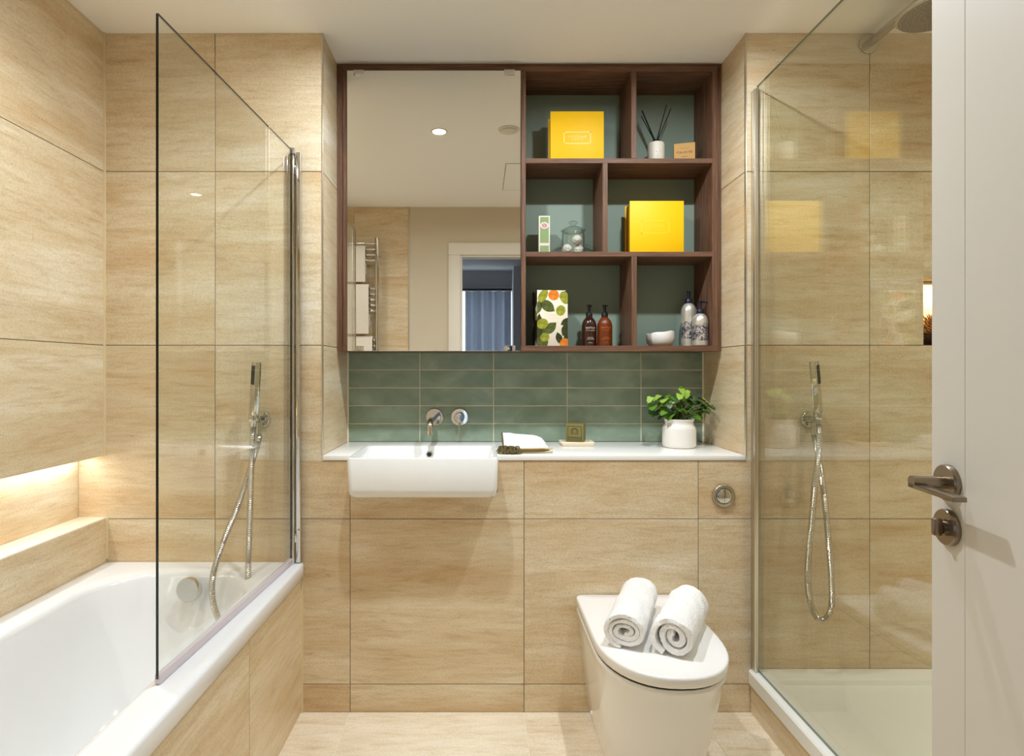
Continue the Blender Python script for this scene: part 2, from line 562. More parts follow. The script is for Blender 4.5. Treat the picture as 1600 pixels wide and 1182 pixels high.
# under the counter
for (x0, x1) in ((-0.448, 0.152), (0.152, 0.753)):
    tile(wall_back, 'y-', 0, x0, x1, 0, ZR[1], g=(1, 1, 0, 1))
    tile(wall_back, 'y-', 0, x0, x1, ZR[1], ZR[2])
    if x0 < 0:                            # the tile is cut out round the basin
        k = TIDX[0]; TIDX[0] += 1
        tile(wall_back, 'y-', 0, x0, x1, ZR[2], BZ0-0.001, g=(1, 1, 1, 0), idx=k, ch=0.0002)
        tile(wall_back, 'y-', 0, x0, BX0-0.0005, BZ0-0.001, ZC0-0.002, g=(1, 0, 0, 0), idx=k, ch=0.0002)
        tile(wall_back, 'y-', 0, BX1+0.0005, x1, BZ0-0.001, ZC0-0.002, g=(0, 1, 0, 0), idx=k, ch=0.0002)
    else:
        tile(wall_back, 'y-', 0, x0, x1, ZR[2], ZC0-0.002, g=(1, 1, 1, 0))
# right part and the shower
XS = 0.753+0.5915
tile(wall_back, 'y-', 0, 0.753, XS, 0, ZR[1], g=(1, 1, 0, 1))
tile(wall_back, 'y-', 0, 0.753, XS, ZR[1], ZR[2])
tile(wall_back, 'y-', 0, 0.753, XS, ZR[2], ZC0-0.002, g=(1, 1, 1, 0))
tile(wall_back, 'y-', 0, XR, XS, ZC0-0.002, ZR[3], g=(0, 1, 0, 1))
tile(wall_back, 'y-', 0, XR, XS, ZR[3], ZR[4], g=(0, 1, 1, 1))
tile(wall_back, 'y-', 0, XR, XS, ZR[4], CEIL, g=(0, 1, 1, 0))
tile(wall_back, 'y-', 0, XS, XRW, 0, ZR[1], g=(1, 0, 0, 1))
tile(wall_back, 'y-', 0, XS, XRW, ZR[1], ZR[2], g=(1, 0, 1, 1))
tile(wall_back, 'y-', 0, XS, XRW, ZR[2], ZR[3], g=(1, 0, 1, 1))
tile(wall_back, 'y-', 0, XS, NX0, ZR[3], ZR[4], g=(1, 0, 1, 1))
tile(wall_back, 'y-', 0, NX0, NX1, NZ1, ZR[4], g=(0, 0, 0, 1))
tile(wall_back, 'y-', 0, NX1, XRW, ZR[3], ZR[4], g=(0, 0, 1, 1))
tile(wall_back, 'y-', 0, XS, XRW, ZR[4], CEIL, g=(1, 0, 1, 0))
tile(wall_back, 'y-', 0.12-TT, NX0, NX1, NZ0, NZ1, g=(0, 0, 0, 0))
# cheeks of the recess
for (z0, z1) in ((ZC1, ZR[3]), (ZR[3], ZR[4]), (ZR[4], CEIL)):
    tile(wall_back, 'x+', XL, TT, YREC, z0, z1, g=(0, 0, z0 > 0.9, z1 < 2.3))
    tile(wall_back, 'x-', XR, TT, YREC, z0, z1, g=(0, 0, z0 > 0.9, z1 < 2.3))
# green splashback
gz = [ZC1+0.0735*i for i in range(6)]
gx = [XL+TT, -0.247, 0.0555, 0.358, 0.6605, XR-TT]
gb = MB()
gb.box(XL, XR, YREC-0.0045, YREC+TT-0.0001, ZC1+0.0005, gz[-1])
splash = gb.build('wall_splashback', M_GROUT_LIGHT, smooth=0, kind='structure')
GAP = 0.0019
for i in range(5):
    for j in range(5):
        tile(splash, 'y-', YREC-0.007, gx[j], gx[j+1], gz[i], gz[i+1], m=M_GREEN, ch=0.0008)
GAP = 0.0013

# left wall with the lit niche beside the bath
b = MB()
b.box(-1.52, WL_UP-TT, YF, TT, ZC1+0.0005, CEIL)
b.box(-1.52, WL_NI-TT, YF, TT, 0.66, ZC1+0.0005)
b.box(-1.52, WL_LOW-TT, YF, TT, 0.0, 0.666)
wall_left = struct(b, 'wall_left', M_GROUT)
ys = [YF, -1.8, -1.2, -0.6, 0.0]
for j in range(4):
    y0, y1 = ys[j], ys[j+1]
    gg = (j > 0, j < 3)
    for (z0, z1) in ((ZC1, ZR[3]), (ZR[3], ZR[4]), (ZR[4], CEIL)):
        tile(wall_left, 'x+', WL_UP, y0, y1, z0, z1, g=gg+(z0 > 0.9, z1 < 2.3))
    tile(wall_left, 'x+', WL_NI, y0, y1, 0.673, ZC1, g=gg+(0, 0))
    tile(wall_left, 'x+', WL_LOW, y0, y1, 0.40, 0.6685, g=gg+(0, 0))
led_top = MB().box(WL_NI, WL_LOW-0.0005, YF, -0.0005, 0.6665, 0.673, 0.0008).build('trim_1', mat('pale_ledge_top', (238, 226, 204), 0.35), smooth=30, kind='structure')
MB().box(WL_NI, WL_UP-TT, YF, TT, ZC1-0.0005, ZC1+0.0004).build('trim_2', M_CORNER, smooth=0, kind='structure')
led = MB().box(-1.352, -1.338, -1.64, -0.02, 0.8805, ZC1-0.0006).build('led_strip', M_LED)
tag(led, 'slim white light strip tucked under the left wall above the bath niche', 'light strip')
# sealed corners and metal tile edges
MB().box(WL_UP, WL_UP+0.006, -0.006, -0.0003, ZC1, CEIL).build('trim_3', M_CORNER, smooth=0, kind='structure')
MB().box(WL_LOW, WL_LOW+0.005, -0.005, -0.0003, 0.53, 0.668).build('trim_4', M_CORNER, smooth=0, kind='structure')
MB().box(XL-0.003, XL+0.0012, -0.002, 0.006, ZC1, CEIL, 0.0006).build('trim_5', M_TRIM, smooth=30, kind='structure')
MB().box(XR-0.0012, XR+0.003, -0.002, 0.006, ZC1, CEIL, 0.0006).build('trim_6', M_TRIM, smooth=30, kind='structure')
MB().box(XL+0.0003, XL+0.005, YREC-0.012, YREC-0.007, ZC1, gz[-1]).build('trim_7', M_GROUT_LIGHT, smooth=0, kind='structure')
MB().box(XR-0.005, XR-0.0003, YREC-0.012, YREC-0.007, ZC1, gz[-1]).build('trim_8', M_GROUT_LIGHT, smooth=0, kind='structure')

# shower side wall, door wall, floor, ceiling
b = MB().box(XRW+TT, 2.05, YF, TT, 0, CEIL)
wall_right = struct(b, 'wall_right', M_GROUT)
for j in range(4):
    for i in range(5):
        tile(wall_right, 'x-', XRW, ys[j], ys[j+1], ZR[i], ZR[i+1], g=(j > 0, j < 3, i > 0, i < 4))
OX0, OX1, OZ = -0.13, 0.585, 1.98
b = MB()
b.box(-1.52, OX0-0.03, YF-0.10, YF, 0, CEIL)
b.box(OX1+0.03, 2.05, YF-0.10, YF, 0, CEIL)
b.box(OX0-0.03, OX1+0.03, YF-0.10, YF, OZ+0.03, CEIL)
wall_front = struct(b, 'wall_front', M_WALLPAINT)
for (x0, x1) in ((-1.296, -0.914), (-0.914, -0.522)):
    for (z0, z1) in ((0.5, ZR[3]), (ZR[3], 1.83), (1.83, CEIL)):
        mb_t = tile(wall_front, 'y-', 0, x0, x1, z0, z1)
        mb_t.location.y = (YF+TT/2+0.0001)-WL[wall_front].y
        mb_t.rotation_euler = (0, 0, PI)
MB().box(-0.522, -0.518, YF+0.0002, YF+0.006, 0.0, CEIL).build('trim_9', M_TRIM, smooth=0, kind='structure')
b = MB()                                  # door lining and architrave
b.box(OX0-0.03, OX0, YF-0.10, YF, 0, OZ)
b.box(OX1, OX1+0.03, YF-0.10, YF, 0, OZ)
b.box(OX0-0.03, OX1+0.03, YF-0.10, YF, OZ, OZ+0.03)
b.box(OX0-0.10, OX0-0.012, YF+0.0001, YF+0.018, 0, OZ+0.012, 0.004)
b.box(OX1+0.012, OX1+0.10, YF+0.0001, YF+0.018, 0, OZ+0.012, 0.004)
b.box(OX0-0.10, OX1+0.10, YF+0.0001, YF+0.018, OZ+0.012, OZ+0.10, 0.004)
struct(b, 'trim_10', M_DOOR, 30)

b = MB().box(-1.52, 2.05, YF-0.10, 0.5, -0.10, -TT)
floor = struct(b, 'floor', M_GROUT_LIGHT)
fx = [-1.04, -0.448, 0.152, 0.753, 1.345, XRW]
fy = [YF, -1.8, -1.2, -0.6, 0.0]
for i in range(5):
    for j in range(4):
        tile(floor, 'z+', 0, fx[i], fx[i+1], fy[j], fy[j+1], m=M_TILE_FLOOR, g=(1, 1, 1, 1))
b = MB().box(-1.52, 2.05, YF-0.10, 0.5, CEIL+0.0005, CEIL+0.1)
ceiling = struct(b, 'ceiling', M_PAINT)
# access hatch seen in the mirror: a thin raised panel with a dark joint
hb = MB().box(0.15, 0.60, -1.45, -0.95, CEIL-0.001, CEIL+0.0004)
MB().box(0.147, 0.603, -1.453, -0.947, CEIL-0.0006, CEIL+0.0003).build('hatch_joint', M_DARK, hb_o := hb.build('trim_11', M_PAINT, smooth=0, kind='structure'), smooth=0)

# front of the bath and plinth of the shower tray
b = MB().box(-0.66, -0.616-TT, -1.72, -0.002, 0, 0.47)
bath_front = struct(b, 'wall_bath', M_GROUT)
for (y0, y1) in ((-1.72, -1.05), (-1.05, -0.45), (-0.45, -0.003)):
    tile(bath_front, 'x+', -0.616, y0, y1, 0, 0.47, g=(1, 1, 0, 0))
MB().box(-0.616, -0.609, -0.007, -0.0005, 0, 0.468).build('trim_12', M_CORNER, smooth=0, kind='structure')
b = MB().box(0.932+TT, 1.00, -1.25, -0.002, 0, 0.0995)
plinth = struct(b, 'wall_shower', M_GROUT)
for (y0, y1) in ((-1.25, -0.60), (-0.60, -0.003)):
    tile(plinth, 'x-', 0.932, y0, y1, 0, 0.0995, g=(1, 1, 0, 0))

# ------------------------------------------------------------------ bedroom glimpsed in the mirror
b = MB()
b.box(-2.2, 2.6, -5.4, YF-0.10, -0.10, -0.001)
struct(b, 'floor_bedroom', M_BEDFLOOR)
b = MB().box(-2.2, 2.6, -5.4, YF-0.10, 2.42, 2.52)
struct(b, 'ceiling_bedroom', M_BEDWALL)
b = MB()
b.box(-2.3, -2.2, -5.4, YF-0.10, 0, 0.8); b.box(-2.3, -2.2, -5.4, YF-0.10, 2.1, 2.42); b.box(-2.3, -2.2, -5.4, -4.7, 0.8, 2.1); b.box(-2.3, -2.2, -3.0, YF-0.10, 0.8, 2.1)  # space between the pieces is an invented side opening for extra daylight
b.box(2.6, 2.7, -5.4, YF-0.10, 0, 2.42)
b.box(-2.2, 2.6, -5.4, -5.3, 2.20, 2.42)
b.box(-2.2, 2.6, -5.4, -5.3, 0, 0.1)
b.box(-2.2, -1.2, -5.4, -5.3, 0.1, 2.20)
b.box(0.55, 2.6, -5.4, -5.3, 0.1, 2.20)
b.box(0.42, 0.70, -5.3, -4.9, 0, 2.42)
b.box(-2.2, -1.52, YF-0.10, YF, 0, 2.42)
b.box(2.05, 2.6, YF-0.10, YF, 0, 2.42)
b.box(-1.52, 2.05, YF-0.1, YF, CEIL+0.1, 2.42)
struct(b, 'wall_bedroom', M_BEDWALL)
t = thing('window_1', (-0.3, -5.35, 0.1), 'bedroom window', 'window', kind='structure')
del t['category']; del t['label']
f = MB()
for x in (-1.2, -0.36, 0.51): f.box(x, x+0.04, -5.37, -5.33, 0.1, 2.20)
f.box(-1.2, 0.55, -5.37, -5.33, 0.1, 0.14); f.box(-1.2, 0.55, -5.37, -5.33, 2.16, 2.20)
f.build('window_frame', M_DOOR, t, smooth=0)
for (x0, x1) in ((-1.16, -0.36), (-0.32, 0.51)):
    MB().box(x0, x1, -5.352, -5.348, 0.14, 2.16).build('pane', M_GLASS, t, smooth=0)
for (x0, x1, lab, sgn) in ((-1.25, -0.245, 'blue grey bedroom curtain, left panel, beside a bright gap of daylight', 1),
                           (-0.19, 0.40, 'blue grey pleated bedroom curtain in the middle of the doorway reflection', -1)):
    c = MB()
    n = 120
    la, lb = [], []
    for i in range(n+1):
        x = x0+(x1-x0)*i/n
        y = -5.08+0.035*math.sin(x*46*sgn)+0.012*math.sin(x*17+1)
        la.append((x, y)); lb.append((x, y-0.004))
    ring = la+lb[::-1]
    c.loft([[(x, y, 0.03) for x, y in ring], [(x, y, 2.13) for x, y in ring]])
    tag(c.build('curtain', M_CURTAIN), lab, 'curtain', 'bedroom curtains seen in the mirror')
tag(MB().tube([(-1.4, -5.08, 2.15), (0.41, -5.08, 2.15)], 0.015, 12).build('curtain_pole', M_BLACK), 'dark curtain pole above the bedroom curtains', 'curtain pole')

# ------------------------------------------------------------------ bath
BT = 0.520
bath = thing('bathtub', (-0.95, -0.86, 0.0), 'white built-in bathtub with rolled front rim along the left wall', 'bathtub')
ox, oy, ohx, ohy = (-1.2865-0.604)/2, -0.8505, (1.2865-0.604)/2, 0.8495
ix, iy, ihx, ihy = -0.952, -0.86, 0.243, 0.765
m = MB()
def L(dx, dy, cx, cy, r, z): return rrect(cx, cy, dx, dy, r, z, 10)
loops = [
    L(ohx-0.004, ohy-0.001, ox, oy, 0.012, BT-0.050),
    L(ohx, ohy, ox, oy, 0.014, BT-0.046),
    L(ohx, ohy, ox, oy, 0.014, BT-0.009),
    L(ohx-0.002, ohy-0.002, ox, oy, 0.014, BT-0.003),
    L(ohx-0.008, ohy-0.006, ox, oy, 0.016, BT),
    L(ohx-0.030, ohy-0.012, ox, oy, 0.03, BT),
    L(ihx+0.030, ihy+0.030, ix, iy, 0.20, BT),
    L(ihx+0.016, ihy+0.016, ix, iy, 0.20, BT-0.002),
    L(ihx+0.006, ihy+0.006, ix, iy, 0.20, BT-0.009),
    L(ihx, ihy, ix, iy, 0.20, BT-0.022),
    L(ihx-0.012, ihy-0.020, ix, iy, 0.195, BT-0.10),
    L(ihx-0.028, ihy-0.055, ix, iy, 0.19, BT-0.22),
    L(ihx-0.045, ihy-0.10, ix, iy-0.005, 0.185, BT-0.33),
    L(ihx-0.062, ihy-0.135, ix, iy-0.01, 0.17, BT-0.385),
    L(ihx-0.090, ihy-0.175, ix, iy-0.01, 0.145, BT-0.412),
    L(ihx-0.130, ihy-0.24, ix, iy-0.01, 0.11, BT-0.420),
]
m.loft(loops, False, True)
m.build('tub_shell', M_ACRYLIC, bath, smooth=50)
oc = Vector((PX(300, -0.13), -0.118, PZ(920, -0.13)))
k = MB()
k.lathe([(0.020, 0), (0.020, 0.012), (0.036, 0.014), (0.0385, 0.017), (0.0385, 0.034), (0.0365, 0.0365), (0.0, 0.037)], oc, (-0.10, -0.99, 0.06), 40)
k.build('overflow_filler', M_CHROME, bath)
k = MB().lathe([(0.03, 0), (0.03, 0.006), (0.025, 0.008), (0.0, 0.008)], (ix, -0.42, BT-0.4205), (0, 0, 1), 32)
k.build('drain', M_CHROME, bath)

# bath screen: hinged glass, swung a few degrees into the bath
HX, HY = PX(457, -0.02), -0.022
ANG = math.radians(2.65)
scr = thing('bath_screen', (HX, HY, BT), 'frameless clear glass bath screen with chrome hinge post on the bath rim', 'bath screen')
sw = 0.765
z0s, z1s = BT+0.012, PZ(236, HY)
g = MB(); g.box(-0.003, 0.003, -sw, -0.012, z0s, z1s)
gm = MB()
gm.v = g.v; gm.f = g.f; gm.mi = g.mi
# faces: 0 x-,1 x+ are the broad sides, the rest edges
gm.mi = [0, 0, 1, 1, 1, 1]
rot = lambda p: Vector((HX, HY, 0))+Matrix.Rotation(-ANG, 3, 'Z') @ p
gm.xf(rot)
gm.build('glass_pane', [M_GLASS, M_GLASS_EDGE], scr, smooth=0)
sl = MB().box(-0.006, 0.006, -sw, -0.012, BT+0.001, z0s+0.010, 0.002); sl.xf(rot)
sl.build('bottom_seal', M_SEAL, scr)
p = MB()
p.lathe([(0.0098, BT+0.001), (0.0098, BT+0.02), (0.0088, BT+0.021), (0.0088, z1s-0.012), (0.0098, z1s-0.011), (0.0098, z1s+0.008), (0.0, z1s+0.009)], (HX, HY, 0), (0, 0, 1), 24)
p.build('hinge_post', M_CHROME, scr)
p = MB().box(PX(463.5, -0.012), PX(471, -0.012), -0.024, -0.001, BT+0.002, z1s-0.004, 0.003)
for zz in (z1s-0.10, (z0s+z1s)/2+0.03, z0s+0.10):
    p.lathe([(0.004, 0), (0.004, 0.003), (0.0, 0.0035)], (PX(467, -0.02), -0.0245, zz), (0, -1, 0), 12)
p.build('wall_profile', M_CHROME, scr)
for zz in (z0s+0.06, z1s-0.08): MB().box(HX+0.0088, HX+0.0150, -0.026, -0.016, zz, zz+0.03, 0.001).build('hinge_link', M_CHROME, scr)
p = MB().lathe([(0.0102, z1s-0.016), (0.0102, z1s-0.0125)], (HX, HY, 0), (0, 0, 1), 24)
p.build('hinge_gasket', M_BLACK, scr)

# ------------------------------------------------------------------ hand shower sets
def hand_shower(base, label, top, bot, rose, path, mirror):
    t = thing('hand_shower', base, label, 'shower handset', 'hand showers on the back wall')
    top, bot, rose = Vector(top), Vector(bot), Vector(rose)
    k = MB().lathe([(0.027, 0), (0.027, 0.006), (0.025, 0.008), (0.012, 0.009), (0.011, 0.05), (0.0, 0.05)], rose, (0, -1, 0), 32)
    k.build('wall_rose', M_CHROME, t)
    el = bot+Vector((0, 0, 0.012))
    k = MB().tube([rose+Vector((0, -0.045, 0)), (rose+el)/2+Vector((0, -0.03, 0)), el+Vector((0, 0, 0))], 0.008, 12)
    k.lathe([(0.0155, -0.012), (0.017, -0.01), (0.017, 0.010), (0.0155, 0.012)], el, (top-bot), 24)
    k.build('holder', M_CHROME, t)
    k = MB().tube([rose+Vector((0.0, -0.03, -0.008)), rose+Vector((0, -0.032, -0.03)), rose+Vector((0, -0.034, -0.05))], [0.008, 0.0075, 0.0085], 16)
    k.build('outlet', M_CHROME, t)
    ax = (top-bot).normalized()
    q = Vector((0, 0, 1)).rotation_difference(ax)
    h = MB()
    ln = (top-bot).length
    h.box(-0.0125, 0.0125, -0.011, 0.011, 0.012, ln, 0.0025)
    h.lathe([(0.009, -0.02), (0.0095, 0.0), (0.011, 0.012), (0.011, 0.03)], (0, 0, 0), (0, 0, 1), 20)
    tw = Matrix.Rotation(math.radians(35*mirror), 3, 'Z')
    h.xf(lambda p: bot+q @ (tw @ p))
    hs = h.build('handset', M_CHROME, t)
    nz = MB()
    nz.box(-0.0098, 0.0098, -0.0116, -0.0108, ln-0.075, ln-0.012, 0.0003)
    for a in range(4):
        for c in range(14):
            nz.lathe([(0.0012, 0), (0.0009, 0.0012), (0, 0.0013)], (-0.0072+a*0.0048, -0.0115, ln-0.072+c*0.0043), (0, -1, 0), 6)
    nz.xf(lambda p: bot+q @ (tw @ p))
    nz.build('spray_face', M_NOZZLE, hs)
    pts = spline(path, 0.0028)
    r = [0.0102 if i % 2 else 0.0082 for i in range(len(pts))]
    MB().tube(pts, r, 10).build('hose', M_CHROME_S, t, smooth=30)
    return t
def pth(lst): return [P(x, y, Y) for x, y, Y in lst]
hl_top, hl_bot, hl_rose = P(401, 566, -0.085), P(396, 660, -0.075), P(410, 655, -0.001)
hand_shower((hl_rose.x, 0, hl_rose.z), 'chrome hand shower on the wall above the bath, hose dropping into the tub', hl_top, hl_bot, hl_rose,
    [hl_bot+Vector((0, 0, -0.015))]+pth([(394, 700, -0.08), (391, 790, -0.105), (388, 880, -0.14), (387, 940, -0.175), (382, 985, -0.20),
        (368, 1003, -0.21), (350, 984, -0.205), (334, 945, -0.185), (333, 900, -0.16), (348, 850, -0.13), (372, 790, -0.10), (392, 730, -0.06), (404, 690, -0.04)])+[hl_rose+Vector((0, -0.034, -0.05))], -1)
hr_top, hr_bot, hr_rose = P(1272, 565, -0.085), P(1279, 655, -0.075), P(1263, 655, -0.001)
hand_shower((hr_rose.x, 0, hr_rose.z), 'chrome hand shower inside the glass shower, hose hanging in a long loop', hr_top, hr_bot, hr_rose,
    [hr_bot+Vector((0, 0, -0.015))]+pth([(1280, 700, -0.075), (1273, 760, -0.075), (1267, 830, -0.075), (1262, 890, -0.075), (1265, 935, -0.075),
        (1276, 965, -0.075), (1289, 968, -0.072), (1299, 948, -0.07), (1299, 900, -0.066), (1294, 840, -0.06), (1287, 770, -0.052), (1279, 715, -0.045)])+[hr_rose+Vector((0, -0.034, -0.05))], 1)

# ------------------------------------------------------------------ shower: tray, glass, overhead rose
tr = MB()
TX0, TX1, TY0, TY1, TZ = 0.923, XRW-0.001, -1.25, -0.001, 0.150
cx, cy, hx, hy = (TX0+TX1)/2, (TY0+TY1)/2, (TX1-TX0)/2, (TY1-TY0)/2
tr.loft([rrect(cx, cy, hx-0.002, hy-0.001, 0.006, 0.100, 4), rrect(cx, cy, hx, hy, 0.008, 0.103, 4), rrect(cx, cy, hx, hy, 0.008, TZ-0.006, 4),
         rrect(cx, cy, hx-0.005, hy-0.003, 0.008, TZ, 4), rrect(cx, cy, hx-0.062, hy-0.062, 0.012, TZ, 4),
         rrect(cx, cy, hx-0.070, hy-0.070, 0.012, TZ-0.004, 4), rrect(cx, cy, hx-0.076, hy-0.076, 0.012, TZ-0.018, 4),
         rrect(cx, cy, hx-0.30, hy-0.40, 0.012, TZ-0.024, 4)])
tag(tr.build('shower_tray', M_TRAY, smooth=30), 'low white shower tray with a raised rim behind the glass on the right', 'shower tray')
GX = PX(1184, -0.012)
ss = thing('shower_screen', (GX, -0.5, TZ), 'tall green tinted glass shower screen standing on the shower tray edge', 'shower screen')
g = MB().box(GX-0.004, GX+0.004, -1.10, -0.012, TZ+0.001, PZ(135, -0.012))
g.mi = [0, 0, 1, 1, 1, 1]
g.build('glass_pane', [M_GLASS_S, M_GLASS_EDGE2], ss, smooth=0)
p = MB().box(PX(1173, 0), GX-0.004, -0.028, -0.0005, TZ+0.001, PZ(135, 0)-0.02, 0.002)
p.build('wall_channel', M_TRIM, ss)
sh = thing('rain_shower', (PX(1356, 0), 0, PZ(70, 0)), 'round overhead shower rose on a straight arm near the ceiling', 'shower head')
fl = Vector((PX(1356, 0), -0.0005, PZ(70, 0)))
MB().lathe([(0.032, 0), (0.032, 0.005), (0.030, 0.007), (0.0, 0.007)], fl, (0, -1, 0), 32).build('wall_flange', M_CHROME_S, sh)
a = MB().box(fl.x-0.012, fl.x+0.012, -0.318, -0.0076, fl.z-0.009, fl.z+0.009, 0.002)
a.lathe([(0.011, 0), (0.011, 0.05)], (fl.x, -0.306, fl.z-0.055), (0, 0, 1), 20)
a.build('arm', M_CHROME_S, sh)
hz = 2.222
MB().lathe([(0.0, 0), (0.098, 0.0), (0.102, 0.003), (0.102, 0.010), (0.097, 0.014), (0.03, 0.020), (0.014, 0.032), (0.0, 0.032)], (fl.x, -0.306, hz), (0, 0, 1), 48).build('rose', M_CHROME_S, sh)
MB().lathe([(0.0, 0.0), (0.095, 0.0), (0.095, 0.0012), (0.0, 0.0012)], (fl.x, -0.306, hz-0.0013), (0, 0, 1), 48).build('spray_plate', mat('grey_spray_plate', (118, 108, 92), 0.5), sh)
nz = MB()
for ring in range(1, 7):
    for a_ in range(ring*7):
        th = 2*PI*a_/(ring*7)
        nz.lathe([(0.0018, 0), (0.0013, 0.0022), (0, 0.0024)], (fl.x+ring*0.0148*math.cos(th), -0.306+ring*0.0148*math.sin(th), hz-0.0012), (0, 0, -1), 6)
nz.build('nozzles', mat('grey_rubber_nozzles', (176, 168, 152), 0.6), sh, kind='stuff')
# dried arrangement in the lit shower niche
dn = thing('dried_bouquet', (1.64, 0.055, NZ0), 'golden brown dried plant bunch in a dark bowl in the lit shower niche', 'dried plant')
MB().lathe([(0.0, 0), (0.05, 0.0), (0.075, 0.02), (0.085, 0.04), (0.08, 0.04), (0.06, 0.02), (0.0, 0.015)], (1.64, 0.055, NZ0+0.001), (0, 0, 1), 24).build('bowl', M_INK, dn)
c = MB()
for i in range(900):
    th, ph = random.uniform(0, 2*PI), random.uniform(-0.15, PI/2)
    d = Vector((math.cos(th)*math.cos(ph)*0.105, math.sin(th)*math.cos(ph)*0.05, math.sin(ph)*0.085))
    s0 = Vector((1.64, 0.055, NZ0+0.03))+d*random.uniform(0.55, 0.9)
    e = s0+(d.normalized()+Vector((random.uniform(-.6, .6), random.uniform(-.6, .6), random.uniform(-.2, .8))))*0.014
    e.x = min(max(e.x, NX0+0.004), NX1-0.004); s0.x = min(max(s0.x, NX0+0.004), NX1-0.004)
    e.y = min(max(e.y, 0.004), 0.112)
    c.tube([s0, (s0+e)/2+Vector((0, 0, 0.002)), e], [0.0014, 0.0022, 0.0008], 4)
c.build('dried_stems', [M_DRIED], dn, kind='stuff')

# ------------------------------------------------------------------ counter, basin, tap
# the counter is cut round the basin: three pieces in one slab
ct = MB()
ct.box(XL+0.0005, BX0-0.0004, -0.003, YREC-0.008, ZC0, ZC1, 0.0012)
ct.box(BX1+0.0004, XR-0.0005, -0.003, YREC-0.008, ZC0, ZC1, 0.0012)
ct.box(BX0-0.0012, BX1+0.0012, BY1+0.0004, YREC-0.008, ZC0, ZC1, 0.0005)
tag(ct.build('vanity_counter', M_COUNTER, smooth=30), 'long white counter shelf running under the green tile splashback', 'counter')
cx, cy, hx, hy = (BX0+BX1)/2, (BY0+BY1)/2, (BX1-BX0)/2, (BY1-BY0)/2
ba = thing('wash_basin', (cx, cy, BZ0), 'white rectangular semi-recessed wash basin projecting from the counter', 'wash basin')
m = MB()
m.loft([rrect(cx, cy, hx-0.035, hy-0.03, 0.02, BZ0, 6), rrect(cx, cy, hx-0.014, hy-0.012, 0.024, BZ0+0.002, 6), rrect(cx, cy, hx-0.005, hy-0.004, 0.022, BZ0+0.010, 6),
        rrect(cx, cy, hx-0.0025, hy-0.002, 0.02, BZ0+0.03, 6), rrect(cx, cy, hx, hy, 0.016, BZ1-0.004, 6), rrect(cx, cy, hx-0.002, hy-0.002, 0.014, BZ1-0.001, 6), rrect(cx, cy, hx-0.004, hy-0.004, 0.014, BZ1, 6),
        rrect(cx, cy, hx-0.010, hy-0.010, 0.03, BZ1, 6), rrect(cx, cy, hx-0.014, hy-0.013, 0.03, BZ1-0.003, 6),
        rrect(cx, cy-0.004, hx-0.030, hy-0.03, 0.04, BZ1-0.05, 6), rrect(cx, cy-0.006, hx-0.045, hy-0.05, 0.045, BZ1-0.095, 6), rrect(cx, cy-0.006, hx-0.08, hy-0.085, 0.045, BZ1-0.112, 6)])
m.build('bowl', M_CERAMIC, ba, smooth=50)
oz = PZ(711, 0.185)
MB().lathe([(0.0125, 0), (0.0125, 0.003), (0.0105, 0.0045), (0.0085, 0.0035), (0.0085, 0.001)], (PX(671, 0.185), 0.1895, oz), (0, -0.92, 0.35), 24, True, False).build('overflow_ring', M_CHROME, ba)
MB().lathe([(0.0, 0), (0.0084, 0.0)], (PX(671, 0.185), 0.1882, oz+0.0005), (0, -0.92, 0.35), 20, False, False).build('overflow_hole', M_DARK, ba)  # dark disc painted as the shade inside the hole
MB().lathe([(0.022, 0), (0.022, 0.003), (0.0, 0.005)], (cx, cy, BZ1-0.1115), (0, 0, 1), 24).build('waste', M_CHROME, ba)

YT = YREC-0.0072
sp = thing('basin_spout', (PX(679, YT), YT, PZ(652, YT)), 'chrome wall spout curving down over the wash basin', 'tap spout')
c0 = Vector((PX(679, YT), YT, PZ(652, YT)))
MB().lathe([(0.0355, 0), (0.0355, 0.005), (0.034, 0.0065), (0.0, 0.0065)], c0, (0, -1, 0), 40).build('rose', M_CHROME, sp)
y1 = 0.155
pts = [c0+Vector((0, -0.006, 0)), Vector((c0.x, y1+0.032, c0.z))]
for i in range(1, 8):
    th = PI/2*i/7
    pts.append(Vector((c0.x, y1+0.032-0.032*math.sin(th), c0.z-0.032+0.032*math.cos(th))))
pts.append(Vector((c0.x, y1, c0.z-0.048)))
pp = [pts[0]+(pts[1]-pts[0])*(i/6) for i in range(6)]+pts[1:]
MB().tube(pp, 0.0115, 24).build('spout', M_CHROME, sp)
mx = thing('basin_mixer', (PX(718, YT), YT, PZ(652, YT)), 'round chrome mixer control with thin lever, right of the spout', 'tap mixer')
c0 = Vector((PX(718, YT), YT, PZ(652, YT)))
MB().lathe([(0.0355, 0), (0.0355, 0.005), (0.034, 0.0065), (0.0, 0.0065)], c0, (0, -1, 0), 40).build('rose', M_CHROME, mx)
MB().lathe([(0.0205, 0), (0.0205, 0.030), (0.019, 0.032), (0.0, 0.0325)], c0+Vector((0, -0.0066, 0)), (0, -1, 0), 32).build('knob', M_CHROME, mx)
MB().tube([c0+Vector((0, -0.026, -0.016)), c0+Vector((0, -0.028, -0.05)), c0+Vector((0, -0.03, -0.085))], [0.0042, 0.0042, 0.0046], 14).build('lever', M_CHROME, mx)

